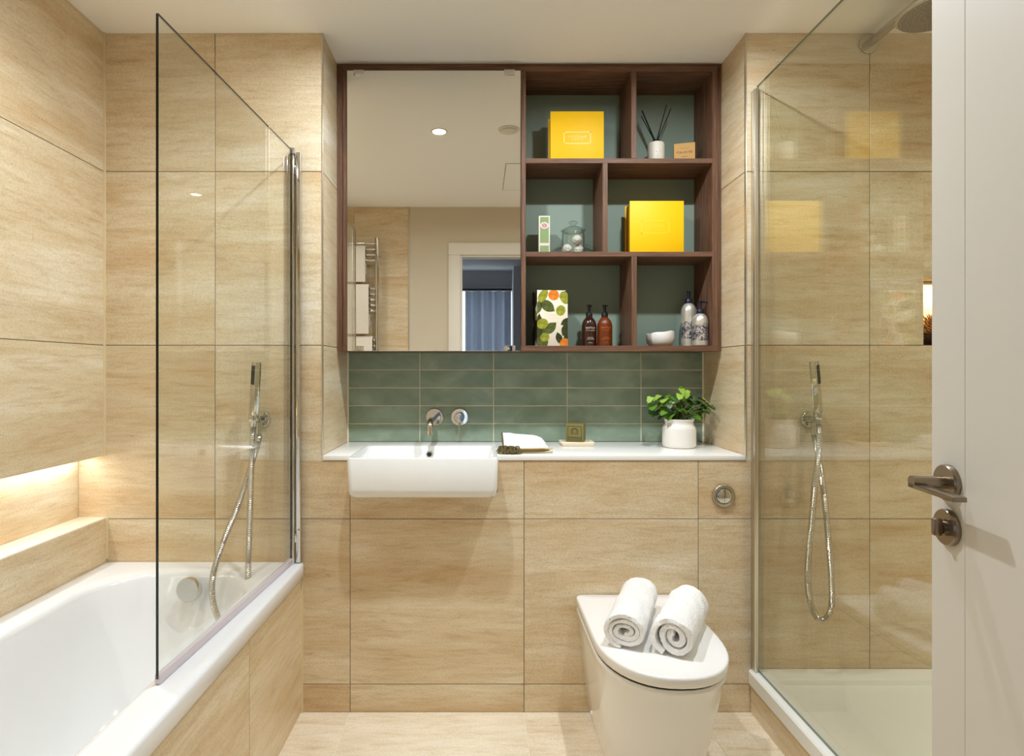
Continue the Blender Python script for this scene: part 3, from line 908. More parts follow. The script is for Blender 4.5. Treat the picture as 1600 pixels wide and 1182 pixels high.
# concealed cistern button
c0 = Vector((PX(1130, 0), -0.0003, PZ(775, 0)))
fb = thing('flush_button', c0, 'round chrome flush button on the tiles above the toilet', 'flush button')
MB().lathe([(0.0395, 0), (0.0395, 0.006), (0.037, 0.009), (0.028, 0.010), (0.0255, 0.007), (0.0, 0.007)], c0, (0, -1, 0), 40).build('ring', M_CHROME_S, fb)
for sgn in (-1, 1):
    h = MB()
    pr = [(0.0, 0.0115), (0.022, 0.0115), (0.0243, 0.010), (0.0243, 0.0072)]
    n = 20
    lo = []
    for r, d in pr[::-1]:
        lo.append([(c0.x+sgn*(0.0006+max(r, 1e-4)*math.sin(PI*j/n)), c0.y-d, c0.z+max(r, 1e-4)*math.cos(PI*j/n)) for j in range(n+1)])
    h.loft(lo, True, True)
    h.build('push_plate', M_CHROME, fb)

# ------------------------------------------------------------------ wall cabinet
YC = 0.188
sC = S(YC)
def cx_(px): return PX(px, YC)
def cz_(py): return PZ(py, YC)
cab = thing('wall_cabinet', (0.19, YC, cz_(549)), 'dark walnut wall cabinet with open shelves beside a mirror door', 'wall cabinet')
zb0, zb1 = cz_(549), cz_(540.5)
zt0, zt1 = cz_(112), cz_(103.5)
YBK = 0.376
xa, xb, xm0, xm1, xr0, xr1 = cx_(536), cx_(543), cx_(813.5), cx_(821.5), cx_(1113), cx_(1121)
BV = 0.0006
PIX = [300]
def panel(name, x0, x1, z0, z1, horiz, y0=YC, y1=YBK):
    PIX[0] += 1
    return MB().box(x0, x1, y0, y1, z0, z1, BV, 1).build(name, M_WOOD_H if horiz else M_WOOD_V, cab, index=PIX[0])
panel('top_panel', xa, xr1, zt0, zt1, True)
panel('bottom_panel', xa, xr1, zb0, zb1, True)
panel('side_panel', xa, xb, zb1, zt0, False)
panel('side_panel', xr0, xr1, zb1, zt0, False)
panel('centre_panel', xm0, xm1, zb1, zt0, False)
s1a, s1b, s2a, s2b = cz_(247.5), cz_(255), cz_(393.5), cz_(401)
panel('shelf', xm1, xr0, s1b, s1a, True)
panel('shelf', xm1, xr0, s2b, s2a, True)
panel('divider', cx_(986.5), cx_(994.5), s1a, zt0, False)
panel('divider', cx_(941.5), cx_(949.5), s2a, s1b, False)
panel('divider', cx_(987), cx_(995), zb1, s2b, False)
panel('filler_strip', XL+0.001, xa, zb0, zt1, False, YC+0.012, YC+0.03)
panel('filler_strip', xr1, XR-0.001, zb0, zt1, False, YC+0.012, YC+0.03)
panel('filler_strip', XL+0.001, XR-0.001, zt1, CEIL-0.001, True, YC+0.010, YC+0.03)
MB().box(xa, xr1, YBK+0.0001, YBK+0.006, zb0, zt1).build('back_panel', M_GREENBACK, cab, smooth=0)
md = thing('mirror_door', (0, YC, zb0), '', '')
del md['label']; del md['category']
md.parent = cab; md.location = WL[md]-WL[cab]
mzt, mzb = cz_(113), zb0+0.0005
TLT = 0.0055
def tilt(p):                       # the hinged mirror leans very slightly forward at its top
    return Vector((p.x, p.y-(p.z-mzb)*TLT, p.z))
mm = MB().box(xb+0.001, xm0-0.001, YC-0.007, YC-0.002, mzb, mzt, 0.0004, 1)
mm.xf(tilt); mm.build('mirror', M_MIRROR, md, smooth=0)
bk = MB().box(xb+0.003, xm0-0.003, YC-0.0018, YC+0.012, mzb+0.004, mzt-0.006); bk.xf(tilt)
bk.build('door_board', M_WOOD_V, md, smooth=0)
for (px0, px1, py0, py1) in ((553.5, 569.5, 112.5, 121), (787.5, 804, 112, 120.5), (557, 568.5, 541, 549), (788, 805, 540, 549)):
    c = MB().box(cx_(px0), cx_(px1), YC-0.010, YC-0.0075, cz_(py1), cz_(py0), 0.0006)
    c.xf(tilt); c.build('clip', M_CHROME, md)

# ------------------------------------------------------------------ cabinet contents
SH1, SH2, SH3 = s1a, s2a, zb1
def gift_box(px0, px1, pyt, zbase, yf, thick, label, foil):
    s_ = S(yf)
    x0, x1, zt = PX(px0, yf), PX(px1, yf), PZ(pyt, yf)
    t = thing('gift_box', ((x0+x1)/2, yf+thick/2, zbase), label, 'gift box', 'yellow gift boxes on the shelves')
    z0 = zbase+0.0004
    MB().box(x0, x1, yf, yf+0.004, z0, zt, 0.0008).build('front_board', M_YELLOW, t)
    MB().box(x0, x1, yf+thick-0.004, yf+thick, z0, zt, 0.0008).build('back_board', M_YELLOW, t)
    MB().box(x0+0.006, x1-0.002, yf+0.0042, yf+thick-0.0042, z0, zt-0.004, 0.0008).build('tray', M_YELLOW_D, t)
    return t, x0, x1, z0, zt
t, x0, x1, z0, zt = gift_box(860, 943.5, 174, SH1, 0.25, 0.075, 'yellow gift box with clear white framed logo on the top shelf', M_FOIL)
def logo(t, cx, cz, wd, ht, y, m):
    k = MB()
    lw = ht*0.055
    k.box(cx-wd/2, cx+wd/2, y-0.0004, y-0.0001, cz+ht/2-lw, cz+ht/2); k.box(cx-wd/2, cx+wd/2, y-0.0004, y-0.0001, cz-ht/2, cz-ht/2+lw)
    k.box(cx-wd/2, cx-wd/2+lw, y-0.0004, y-0.0001, cz-ht/2, cz+ht/2); k.box(cx+wd/2-lw, cx+wd/2, y-0.0004, y-0.0001, cz-ht/2, cz+ht/2)
    flat_text(k, "L'OCCITANE", ht*0.26, cx, y-0.0002, cz+ht*0.08)
    flat_text(k, "EN PROVENCE", ht*0.15, cx, y-0.0002, cz-ht*0.14)
    k.build('logo', m, t, smooth=0)
logo(t, PX(902, 0.25), PZ(215.5, 0.25), 0.105, 0.047, 0.25, M_FOIL)
t, x0, x1, z0, zt = gift_box(984, 1068.5, 314, SH2, 0.25, 0.078, 'yellow gift box with faint embossed logo on the middle shelf', M_FOIL_D)
logo(t, PX(1024, 0.25), PZ(355, 0.25), 0.110, 0.050, 0.25, M_FOIL_D)

# reed diffuser
c = Vector((PX(1025, 0.29), 0.29, SH1+0.0004))
rd = thing('reed_diffuser', c, 'cream speckled reed diffuser pot with black reeds on the top shelf', 'reed diffuser')
ph = PZ(224, 0.29)-c.z
MB().lathe([(0.0, 0), (0.030, 0), (0.0325, 0.003), (0.0325, ph-0.008), (0.030, ph-0.002), (0.026, ph), (0.0, ph)], c, (0, 0, 1), 40).build('pot', M_CANDLE, rd)
k = MB()
for i in range(16):
    a, zz = -PI/2+random.uniform(-0.35, 0.35), random.uniform(0.008, ph-0.02)
    n_ = Vector((math.cos(a), math.sin(a), 0))
    k.lathe([(random.uniform(0.0006, 0.0013), 0), (0, 0.0003)], c+n_*0.0325+Vector((0, 0, zz)), n_, 6)
k.build('printed_dots', M_INK, rd)
MB().lathe([(0.0145, 0), (0.0145, 0.010), (0.0135, 0.012), (0.008, 0.012), (0.008, 0.002)], c+Vector((0, 0, ph)), (0, 0, 1), 24).build('collar', M_BLACK, rd)
for (px, py, Y, r, ox_) in ((1001.5, 181, 0.30, 0.0018, -3), (1003, 173, 0.285, 0.0030, -2), (1004, 175, 0.30, 0.0022, -1), (1041.5, 164, 0.285, 0.0019, 2), (1048.5, 169.5, 0.295, 0.0019, 3)):
    MB().tube([c+Vector((ox_*0.001, 0, ph+0.004)), P(px, py, Y)], r, 8).build('reed', M_REED, rd)
# kraft soap box
yk = 0.262
xk0, xk1 = PX(1056.5, yk), PX(1087, yk)
kc = Vector(((xk0+xk1)/2, yk+0.02, SH1+0.0004))
kb = thing('soap_box', kc, 'small brown kraft soap box with black lettering beside the reed diffuser', 'box')
wk = (xk1-xk0)/2/math.cos(math.radians(15))*0.99
zk = PZ(223.5, yk)
MB().box(kc.x-wk, kc.x+wk, kc.y-0.02, kc.y+0.02, kc.z, zk, 0.0006).rotz(math.radians(-15), kc).build('carton', M_KRAFT, kb)
k = MB()
flat_text(k, 'ITA-OCTEI', 0.0125, kc.x, kc.y-0.02, kc.z+0.050)
k.box(kc.x-0.011, kc.x+0.012, kc.y-0.0204, kc.y-0.0201, kc.z+0.0335, kc.z+0.0345)
k.box(kc.x-0.014, kc.x+0.016, kc.y-0.0204, kc.y-0.0201, kc.z+0.0655, kc.z+0.066)
k.rotz(math.radians(-15), kc).build('lettering', M_INK, kb, smooth=0)

# green carton
yg = 0.27
x0, x1, z0, zt = PX(842, yg), PX(859.2, yg), SH2+0.0004, PZ(337.5, yg)
gc = thing('cream_carton', ((x0+x1)/2, yg+0.018, z0), 'slim upright sage green carton with oval pink emblem, middle shelf', 'carton')
MB().box(x0, x1, yg, yg+0.036, z0, zt, 0.0008).build('carton', M_CREAM, gc)
MB().box(x0+0.004, x1-0.004, yg-0.0004, yg-0.0001, z0+0.002, zt-0.004).build('green_panel', M_CARTON, gc, smooth=0)
k = MB()
k.lathe([(0.0, 0), (0.0165, 0)], (0, 0, 0), (0, -1, 0), 28, False, False)
ec = Vector(((x0+x1)/2, yg-0.0006, PZ(352.5, yg)))
k.xf(lambda p: ec+Vector((p.x*1.02, p.y, p.z*0.80)))
k.build('emblem', M_PINK, gc, smooth=0)
k = MB()
for i in range(7):
    a = 2*PI*i/7
    kk = MB().lathe([(0.0, 0), (0.0032, 0)], (0, 0, 0), (0, -1, 0), 8, False, False)
    k.add([(ec.x+p[0]+0.0075*math.cos(a), ec.y-0.0003, ec.z+p[2]+0.006*math.sin(a)) for p in kk.v], kk.f)
flat_text(k, 'ROSE', 0.006, ec.x, ec.y-0.0003, ec.z)
k.build('flower_print', M_ROSE, gc, smooth=0)
MB().box(x0+0.003, x1-0.003, yg-0.0007, yg-0.0004, PZ(384, yg), PZ(380, yg)).build('label_band', M_PINK, gc, smooth=0)

# glass jar with cotton puffs
c = Vector((PX(895.5, 0.275), 0.275, SH2+0.0004))
jar = thing('glass_jar', c, 'clear glass jar with knobbed lid holding fluffy white puffs', 'jar')
jr = 0.0445; jh = PZ(362, 0.275)-c.z
prof = [(0.0, 0), (jr-0.004, 0), (jr, 0.004), (jr, jh-0.012), (jr-0.003, jh-0.004), (jr-0.006, jh), (jr-0.009, jh), (jr-0.0065, jh-0.006), (jr-0.003, jh-0.014), (jr-0.003, 0.006), (0.0, 0.005)]
MB().lathe(prof, c, (0, 0, 1), 40).build('jar_body', M_GLASS_J, jar)
lz = jh+0.0005
MB().lathe([(jr-0.008, -0.006), (jr-0.008, 0), (jr+0.002, 0), (jr+0.003, 0.003), (jr-0.004, 0.008), (0.028, 0.014), (0.012, 0.018), (0.008, 0.022), (0.012, 0.027), (0.0165, 0.031), (0.0165, 0.036), (0.012, 0.039), (0.0, 0.040)], c+Vector((0, 0, lz)), (0, 0, 1), 40).build('lid', M_GLASS_J, jar)
def pouf(p, r, label):
    mb = MB()
    bm = bmesh.new(); bmesh.ops.create_icosphere(bm, subdivisions=4, radius=r)
    for v in bm.verts:
        n_ = v.co.normalized()
        v.co += n_*r*(0.16*noise.noise(n_*6+Vector(p)*50)+0.10*noise.noise(n_*16+Vector(p)*90)-0.05)
    mb.bm(bm)
    mb.xf(lambda q: q+Vector(p))
    tag(mb.build('cotton_puff', M_POUF, smooth=180), label, 'cotton puff', 'fluffy puffs in the glass jar')
pouf((PX(886, 0.275), 0.275, SH2+0.0265), 0.0205, 'fluffy white cotton puff, lower left one in the glass jar')
pouf((PX(905, 0.28)-0.002, 0.282, SH2+0.0260), 0.0200, 'fluffy white cotton puff, lower right one in the glass jar')
pouf((PX(901, 0.275), 0.266, SH2+0.0620), 0.0200, 'fluffy white cotton puff on top of the other two in the jar')

# fruit-printed carton
yf_ = 0.235
fw, fd = 0.121, 0.085
fc = Vector((PX(863.5, yf_), yf_+0.005, SH3+0.0004))
fr = thing('citrus_carton', (fc.x, fc.y+fd/2, fc.z), 'white carton printed with limes, oranges and dark leaves, bottom shelf', 'carton')
fht = PZ(453.5, yf_)-fc.z
FA = math.radians(7)
fpiv = fc
MB().box(fc.x-fw/2, fc.x+fw/2, fc.y, fc.y+fd, fc.z, fc.z+fht, 0.0008).rotz(FA, fpiv).build('carton', M_CARTON_W, fr)
def ell(kind, u, v, a, bb, ang, side=0, leaf=False, lay=1):
    """printed oval or leaf; u,v in 0..1 of the face (v from the top), sizes in face heights"""
    n = 24
    pts = []
    for i in range(n):
        th = 2*PI*i/n
        px_, pz_ = a*math.cos(th), bb*math.sin(th)
        if leaf: pz_ *= (1-abs(math.cos(th))**3)
        ca, sa = math.cos(ang), math.sin(ang)
        w_ = fw if side == 0 else fd
        x = (u-0.5)*w_+(px_*ca-pz_*sa)*fht
        z = (1-v)*fht+(px_*sa+pz_*ca)*fht
        x = max(-w_/2, min(w_/2, x)); z = max(0, min(fht, z))
        e = 0.00012*lay
        pts.append((fc.x+x, fc.y-e, fc.z+z) if side == 0 else (fc.x-fw/2-e, fc.y+fd/2-x, fc.z+z))
    MB().add(pts, [tuple(range(n))]).rotz(FA, fpiv).build(kind[0], kind[1], fr, smooth=0)
lg, dk, lm, og = ('leaf_print', M_LEAFA), ('dark_leaf_print', M_LEAFB), ('lime_print', M_LIME), ('orange_print', M_ORANGE)
ell(lm, .19, .10, .13, .075, 1.0, lay=3); ell(og, .54, .085, .10, .095, 0, lay=3); ell(lm, .90, .13, .12, .085, -1.1, lay=2)
ell(lg, .33, .28, .17, .095, -0.6, leaf=True, lay=2); ell(lg, .05, .30, .14, .06, 1.35, leaf=True, lay=2); ell(dk, .93, .06, .14, .05, 0.5, leaf=True, lay=1)
ell(lm, .77, .36, .095, .085, 1.2, lay=3); ell(lm, .17, .60, .105, .09, .4, lay=4); ell(lg, .42, .68, .16, .085, .75, leaf=True, lay=2)
ell(dk, .04, .66, .25, .09, 1.5, leaf=True, lay=2); ell(lm, .25, .84, .085, .075, .4, lay=4); ell(lg, .16, .93, .16, .11, 1.3, leaf=True, lay=3)
ell(dk, .95, .56, .12, .06, .5, leaf=True, lay=2); ell(dk, .96, .70, .14, .09, 1.0, leaf=True, lay=3); ell(og, .91, .95, .10, .09, .2, lay=4)
ell(dk, .72, .86, .12, .06, 1.9, leaf=True, lay=2); ell(dk, .98, .84, .12, .06, 1.2, leaf=True, lay=1); ell(lg, .13, .74, .14, .08, 2.2, leaf=True, lay=1)
for (u, v, a, ang) in ((.8, .12, .22, 1.2), (.35, .35, .25, 1.5), (.8, .7, .30, 1.6), (.35, .8, .25, 1.4), (.15, .1, .2, .9), (.6, .55, .2, 1.9)):
    ell(dk, u, v, a, .12, ang, 1, True, 1)
ell(lm, .75, .45, .09, .085, 0, 1, lay=2)
k = MB()
for (u, v, wd) in ((.5, .43, .5), (.5, .455, .36), (.56, .50, .40), (.56, .58, .40)):
    k.box(fc.x+(u-.5)*fw-wd*fw/2, fc.x+(u-.5)*fw+wd*fw/2, fc.y-0.0003, fc.y-0.0001, fc.z+(1-v)*fht, fc.z+(1-v)*fht+0.0006)
k.rotz(FA, fpiv).build('fine_print', mat('pale_gold_ink', (214, 196, 160), 0.6), fr, smooth=0)

# pump bottles
def pump(t, c, h, m, spout, r=0.0125):
    MB().lathe([(r, 0), (r, 0.012), (r*0.93, 0.014), (r*0.93, 0.018), (0.006, 0.020), (0.0055, 0.030), (0.0, 0.030)], c+Vector((0, 0, h)), (0, 0, 1), 24).build('collar', m, t)
    k = MB()
    k.lathe([(0.0062, 0.030), (0.0062, 0.042), (0.009, 0.044), (0.0095, 0.047), (0.008, 0.049), (0.0, 0.0495)], c+Vector((0, 0, h)), (0, 0, 1), 20)
    d = Vector(spout).normalized()
    p0 = c+Vector((0, 0, h+0.0455))
    k.tube([p0, p0+d*0.014, p0+d*0.026+Vector((0, 0, -0.002)), p0+d*0.032+Vector((0, 0, -0.006))], [0.004, 0.0036, 0.003, 0.0026], 10)
    k.build('pump_head', m, t)
def amber_bottle(px, yb, label, m, ink, l1, l2):
    c = Vector((PX(px, yb), yb, SH3+0.0004))
    t = thing('pump_bottle', c, label, 'pump bottle', 'amber pump bottles on the bottom shelf')
    hb_ = PZ(496, yb)-c.z
    R = 0.0293
    MB().lathe([(0.0, 0), (R-0.003, 0), (R, 0.003), (R, hb_-0.036), (R-0.0015, hb_-0.026), (R-0.006, hb_-0.014), (R-0.013, hb_-0.005), (0.0125, hb_-0.001), (0.0118, hb_), (0.0, hb_)], c, (0, 0, 1), 40).build('bottle', m, t)
    k = MB()
    wrap_text(k, l1, 0.0095, c.x, c.y, R, c.z+0.072)
    k.build('label_title', ink, t, smooth=0)
    k = MB()
    for i, (s_, z_) in enumerate(l2):
        wrap_text(k, s_, 0.0050, c.x, c.y, R, c.z+z_)
    k.build('label_text', ink, t, smooth=0, kind='stuff')
    pump(t, c, hb_, M_BLACK, (0.1, -1, 0))
amber_bottle(920.5, 0.285, 'dark brown pump bottle with white lettering, left of the amber pair', M_AMBER_D, M_WHITE_INK, 'BASTILLE', [('SAVON LIQUIDE', 0.062), ('MARSEILLE', 0.034), ('HAND WASH', 0.028), ('300 ML', 0.014)])
amber_bottle(944.8, 0.272, 'bright amber pump bottle with faint lettering, right of the pair', M_AMBER, M_ORANGE_INK, 'BASTILLE', [('LAIT CORPS', 0.062), ('MARSEILLE', 0.034), ('HAND LOTION', 0.028), ('300 ML', 0.014)])
# bowl
c = Vector((PX(1031.5, 0.285), 0.285, SH3+0.0004))
m = MB()
n = 48
def bl(r, h, tl): return [(c.x+r*math.cos(2*PI*j/n), c.y+r*math.sin(2*PI*j/n), c.z+h+tl*(r*math.cos(2*PI*j/n)*0.11+0.0012*math.sin(5*2*PI*j/n))) for j in range(n)]
R = 0.0545
m.loft([bl(0.030, 0, 0), bl(0.040, 0.002, 0), bl(0.050, 0.013, .1), bl(R, 0.032, .5), bl(R-0.001, 0.05, .8), bl(R-0.003, 0.056, 1), bl(R-0.006, 0.0565, 1), bl(R-0.008, 0.05, .8), bl(R-0.008, 0.03, .5), bl(0.03, 0.008, 0)])
tag(m.build('bowl', M_POT, smooth=60), 'small white handmade bowl with uneven rim on the bottom shelf', 'bowl')
def silver_bottle(px, yb, pyt, label, spout, R, lo, hi):
    c = Vector((PX(px, yb), yb, SH3+0.0004))
    t = thing('pump_bottle', c, label, 'pump bottle', 'silver pump bottles with blue print')
    hb_ = PZ(pyt, yb)-c.z
    MB().lathe([(0.0, 0), (R-0.003, 0), (R, 0.003), (R, hb_-0.035), (R-0.002, hb_-0.022), (R-0.007, hb_-0.010), (0.015, hb_-0.002), (0.013, hb_), (0.0, hb_)], c, (0, 0, 1), 40).build('bottle', silver_print('silver_blue_print', lo, hi), t)
    pump(t, c, hb_, M_NAVY, spout, 0.0145)
silver_bottle(1076, 0.300, 474.5, 'taller silver pump bottle with blue print, standing behind the other', (-0.15, -1, 0), 0.0295, -0.055, 0.012)
silver_bottle(1094, 0.236, 490.5, 'shorter silver pump bottle with blue print, spout pointing right', (1, -0.1, 0), 0.030, -0.042, 0.020)

# ------------------------------------------------------------------ things on the counter
# folded hand towel with khaki edging and tassel
tx0, tx1, ty0, ty1 = PX(787, 0.10), PX(856, 0.06), 0.045, 0.215
ht = thing('hand_towel', ((tx0+tx1)/2, 0.13, ZC1), 'folded white hand towel with khaki crochet edge beside the basin', 'hand towel')
m = MB()
nu, nv = 36, 26
def hgt(u, v):
    rise = min(1, (v/0.75))**0.8
    h = 0.016+0.041*rise*(1-0.38*u)
    e = min(1, (1-u)/0.16); h *= 0.35+0.65*math.sqrt(max(0, 1-(1-e)**2))
    h += 0.004*noise.noise(Vector((u*5, v*4, 0.3)))
    return h
top = [[(tx0+(tx1-tx0)*(i/nu)+0.010*(1-j/nv)*(i/nu), ty0+(ty1-ty0)*(j/nv)+0.012*(i/nu), ZC1+hgt(i/nu, j/nv)) for i in range(nu+1)] for j in range(nv+1)]
botm = [[(p[0], p[1], ZC1+0.0008) for p in row] for row in top]
vs = [p for r in top for p in r]+[p for r in botm for p in r]
o_ = (nu+1)*(nv+1)
fs = []
ix_ = lambda i, j: j*(nu+1)+i
for j in range(nv):
    for i in range(nu):
        q = (ix_(i, j), ix_(i+1, j), ix_(i+1, j+1), ix_(i, j+1))
        fs.append(q); fs.append(tuple(o_+a for a in q[::-1]))
bd = [ix_(i, 0) for i in range(nu+1)]+[ix_(nu, j) for j in range(1, nv+1)]+[ix_(i, nv) for i in range(nu-1, -1, -1)]+[ix_(0, j) for j in range(nv-1, 0, -1)]
for a, b2 in zip(bd, bd[1:]+bd[:1]): fs.append((a, b2, o_+b2, o_+a))
m.add(vs, fs)
m.build('cloth', M_TOWEL, ht, smooth=60)
k = MB()
for (zz, yo, r) in ((0.0045, -0.002, 0.0042), (0.0155, -0.001, 0.0036)):
    for i in range(40):
        u = 0.12+0.9*i/39
        x = tx0+(tx1-tx0)*u+0.010*u
        y = ty0+0.012*u+yo
        k.lathe([(0.0, -r), (r*0.7, -r*0.7), (r, 0), (r*0.7, r*0.7), (0.0, r)], (x, y, ZC1+zz+0.0004), (0, 0, 1), 8)
k.build('crochet_edge', mat('cream_khaki_crochet', (196, 182, 146), 0.95), ht, kind='stuff')
k = MB()
k.tube([(tx0+0.02, ty0-0.003, ZC1+0.010), (tx0+0.08, ty0-0.001, ZC1+0.0105), (tx1-0.018, ty0+0.007, ZC1+0.011), (tx1+0.002, ty0+0.012, ZC1+0.010)], [0.003, 0.0045, 0.006, 0.003], 10)
k.build('folded_lining', mat('ochre_lining', (112, 84, 34), 0.9), ht)
k = MB()
for i in range(12):
    v = i/11
    k.lathe([(0.0, -0.004), (0.003, -0.003), (0.0042, 0), (0.003, 0.003), (0.0, 0.004)], (tx0-0.002, ty0+(ty1-ty0)*v*0.9+0.005, ZC1+0.010+hgt(0, v)*0.8*(0.4+0.6*v)), (0, 0, 1), 8)
k.build('side_edging', M_TASSEL, ht)
k = MB()
for i in range(150):
    a = random.uniform(-PI, 0)
    s0 = Vector((tx0+random.uniform(-0.012, 0.045), ty0+random.uniform(-0.006, 0.01), ZC1+0.012+random.uniform(-0.002, 0.014)))
    d = Vector((random.uniform(-1, 0.7), random.uniform(-1, -0.1), 0)).normalized()
    e = s0+d*random.uniform(0.015, 0.03); e.z = ZC1+random.uniform(0.002, 0.008)
    mid = (s0+e)/2; mid.z = max(s0.z, e.z)+0.002
    k.tube([s0, mid, e], [0.0016, 0.002, 0.0014], 5)
k.build('tassel', M_TASSEL, ht, kind='stuff')

# soap dish and soap
ys_ = 0.235
dx0, dx1 = PX(877.5, ys_), PX(930, ys_)
dc = Vector(((dx0+dx1)/2, ys_+0.045, ZC1+0.0003))
m = MB()
m.loft([rrect(dc.x, dc.y, (dx1-dx0)/2-0.006, 0.040, 0.006, dc.z, 5), rrect(dc.x, dc.y, (dx1-dx0)/2-0.001, 0.044, 0.008, dc.z+0.005, 5), rrect(dc.x, dc.y, (dx1-dx0)/2, 0.045, 0.008, dc.z+0.013, 5),
        rrect(dc.x, dc.y, (dx1-dx0)/2-0.002, 0.043, 0.007, dc.z+0.0155, 5), rrect(dc.x, dc.y, (dx1-dx0)/2-0.010, 0.035, 0.006, dc.z+0.0145, 5)])
tag(m.build('soap_dish', M_DISH), 'low cream soap dish on the counter below the green tiles', 'soap dish')
SD = math.radians(-17)
hs_ = 0.0345
scn = Vector((PX(901.5, 0.255), 0.283, dc.z+0.0150))
so = thing('soap_block', scn, 'square olive green soap block stamped with an emblem on the soap dish', 'soap')
MB().box(scn.x-hs_, scn.x+hs_, scn.y-hs_, scn.y+hs_, scn.z, scn.z+0.069, 0.003).rotz(SD, scn).build('block', M_SOAP, so)
k = MB()
y = scn.y-hs_
for (a, b2, c2, d2) in ((-.027, .027, .060, .0615), (-.027, .027, .007, .0085), (-.027, -.0255, .007, .0615), (.0255, .027, .007, .0615)):
    k.box(scn.x+a, scn.x+b2, y-0.0005, y+0.0002, scn.z+c2, scn.z+d2)
k.rotz(SD, scn).build('stamped_border', M_SOAP_D, so, smooth=0)
k = MB()
k.tube([(scn.x+0.013*math.cos(-0.9+ (PI+1.8)*i/24), y-0.0002, scn.z+0.040+0.014*math.sin(-0.9+(PI+1.8)*i/24)) for i in range(25)], 0.0011, 6)
k.tube([(scn.x+0.008*math.cos(2*PI*i/24), y-0.0002, scn.z+0.041+0.0095*math.sin(2*PI*i/24)) for i in range(25)], 0.0008, 6)
flat_text(k, 'MARSEILLE', 0.0105, scn.x, y-0.0003, scn.z+0.016)
k.rotz(SD, scn).build('stamped_emblem', M_SOAP_D, so)

# potted plant
yp = 0.215
pc = Vector((PX(1061, yp), yp, ZC1+0.0003))
pl = thing('potted_plant', pc, 'leafy green ivy plant in a white stoneware jar on the counter', 'potted plant')
sP = S(yp)
R = 25.3/sP; hp = PZ(654.5, yp)-pc.z
MB().lathe([(0.0, 0), (R*0.86, 0), (R*0.96, 0.004), (R, 0.012), (R, hp*0.64), (R*0.97, hp*0.72), (R*0.86, hp*0.80), (R*0.83, hp*0.86), (R*0.86, hp*0.93), (R*0.905, hp*0.98), (R*0.90, hp), (R*0.84, hp), (R*0.79, hp*0.9), (R*0.8, hp*0.7), (R*0.5, hp*0.68), (0, hp*0.68)], pc, (0, 0, 1), 48).build('pot', M_POT, pl)
MB().lathe([(R*0.79, hp*0.88), (R*0.5, hp*0.9), (0.0, hp*0.91)], pc, (0, 0, 1), 24, False, True).build('soil', M_SOIL, pl)
def leaf_mesh(nm, m):
    # lobed ivy leaf, about 1 unit long, slightly cupped, with thickness
    out = [(0, 0), (0.16, -0.10), (0.36, -0.06), (0.50, 0.12), (0.44, 0.30), (0.36, 0.40), (0.40, 0.58), (0.28, 0.74), (0.14, 0.86), (0, 1.0)]
    pts = out+[(-x, y_) for x, y_ in out[-2:0:-1]]
    zf = lambda x, y_: 0.35*x*x-0.22*(y_-0.4)**2-0.25*abs(x)*0.3
    cpt = [(0, 0.12), (0, 0.4), (0, 0.7)]
    vs = [(x, y_, zf(x, y_)+0.02*math.sin(i*2.2)) for i, (x, y_) in enumerate(pts)]
    n = len(vs)
    vs.append((0, 0.42, 0.05))
    fs = [(i, (i+1) % n, n) for i in range(n)]
    vs2 = [(x, y_, z-0.012) for x, y_, z in vs]
    fs2 = [tuple(a+n+1 for a in f[::-1]) for f in fs]
    side = [(i, i+n+1, (i+1) % n+n+1, (i+1) % n) for i in range(n)]
    me = bpy.data.meshes.new(nm); me.from_pydata(vs+vs2, [], fs+fs2+side)
    me.polygons.foreach_set('use_smooth', [True]*len(me.polygons)); me.set_sharp_from_angle(angle=0.9)
    me.materials.append(m); me.update()
    return me
LM = [leaf_mesh('leaf', M_LEAF1), leaf_mesh('leaf_pale', M_LEAF2), leaf_mesh('leaf_dark', M_LEAF3)]
stems = MB()
crown = pc+Vector((0, 0, hp*0.9))
spots = [(1015, 625, 1), (1026, 622, 1), (1020, 637, 0), (1018, 645, 2), (1030, 634, 0), (1037, 626, 1), (1042, 622, 0), (1050, 627, 1), (1066, 612, 1), (1072, 616, 1), (1062, 620, 1),
         (1058, 632, 0), (1062, 640, 0), (1070, 642, 0), (1040, 640, 0), (1036, 646, 0), (1047, 652, 0), (1052, 646, 2), (1078, 630, 0), (1085, 632, 2), (1093, 628, 1), (1090, 640, 2), (1097, 641, 0),
         (1085, 646, 0), (1094, 652, 0), (1088, 655, 0), (1104, 627, 1), (1109, 632, 1), (1114, 637, 0), (1106, 643, 0), (1100, 636, 2), (1075, 650, 2), (1068, 652, 2), (1032, 652, 2), (1028, 643, 2), (1046, 634, 2), (1053, 622, 0),
         (1077, 622, 0), (1082, 624, 2), (1044, 645, 2), (1057, 625, 2), (1064, 630, 2), (1071, 634, 2), (1080, 640, 2), (1096, 633, 2)]
rl = random.Random(4)
cnt = 0
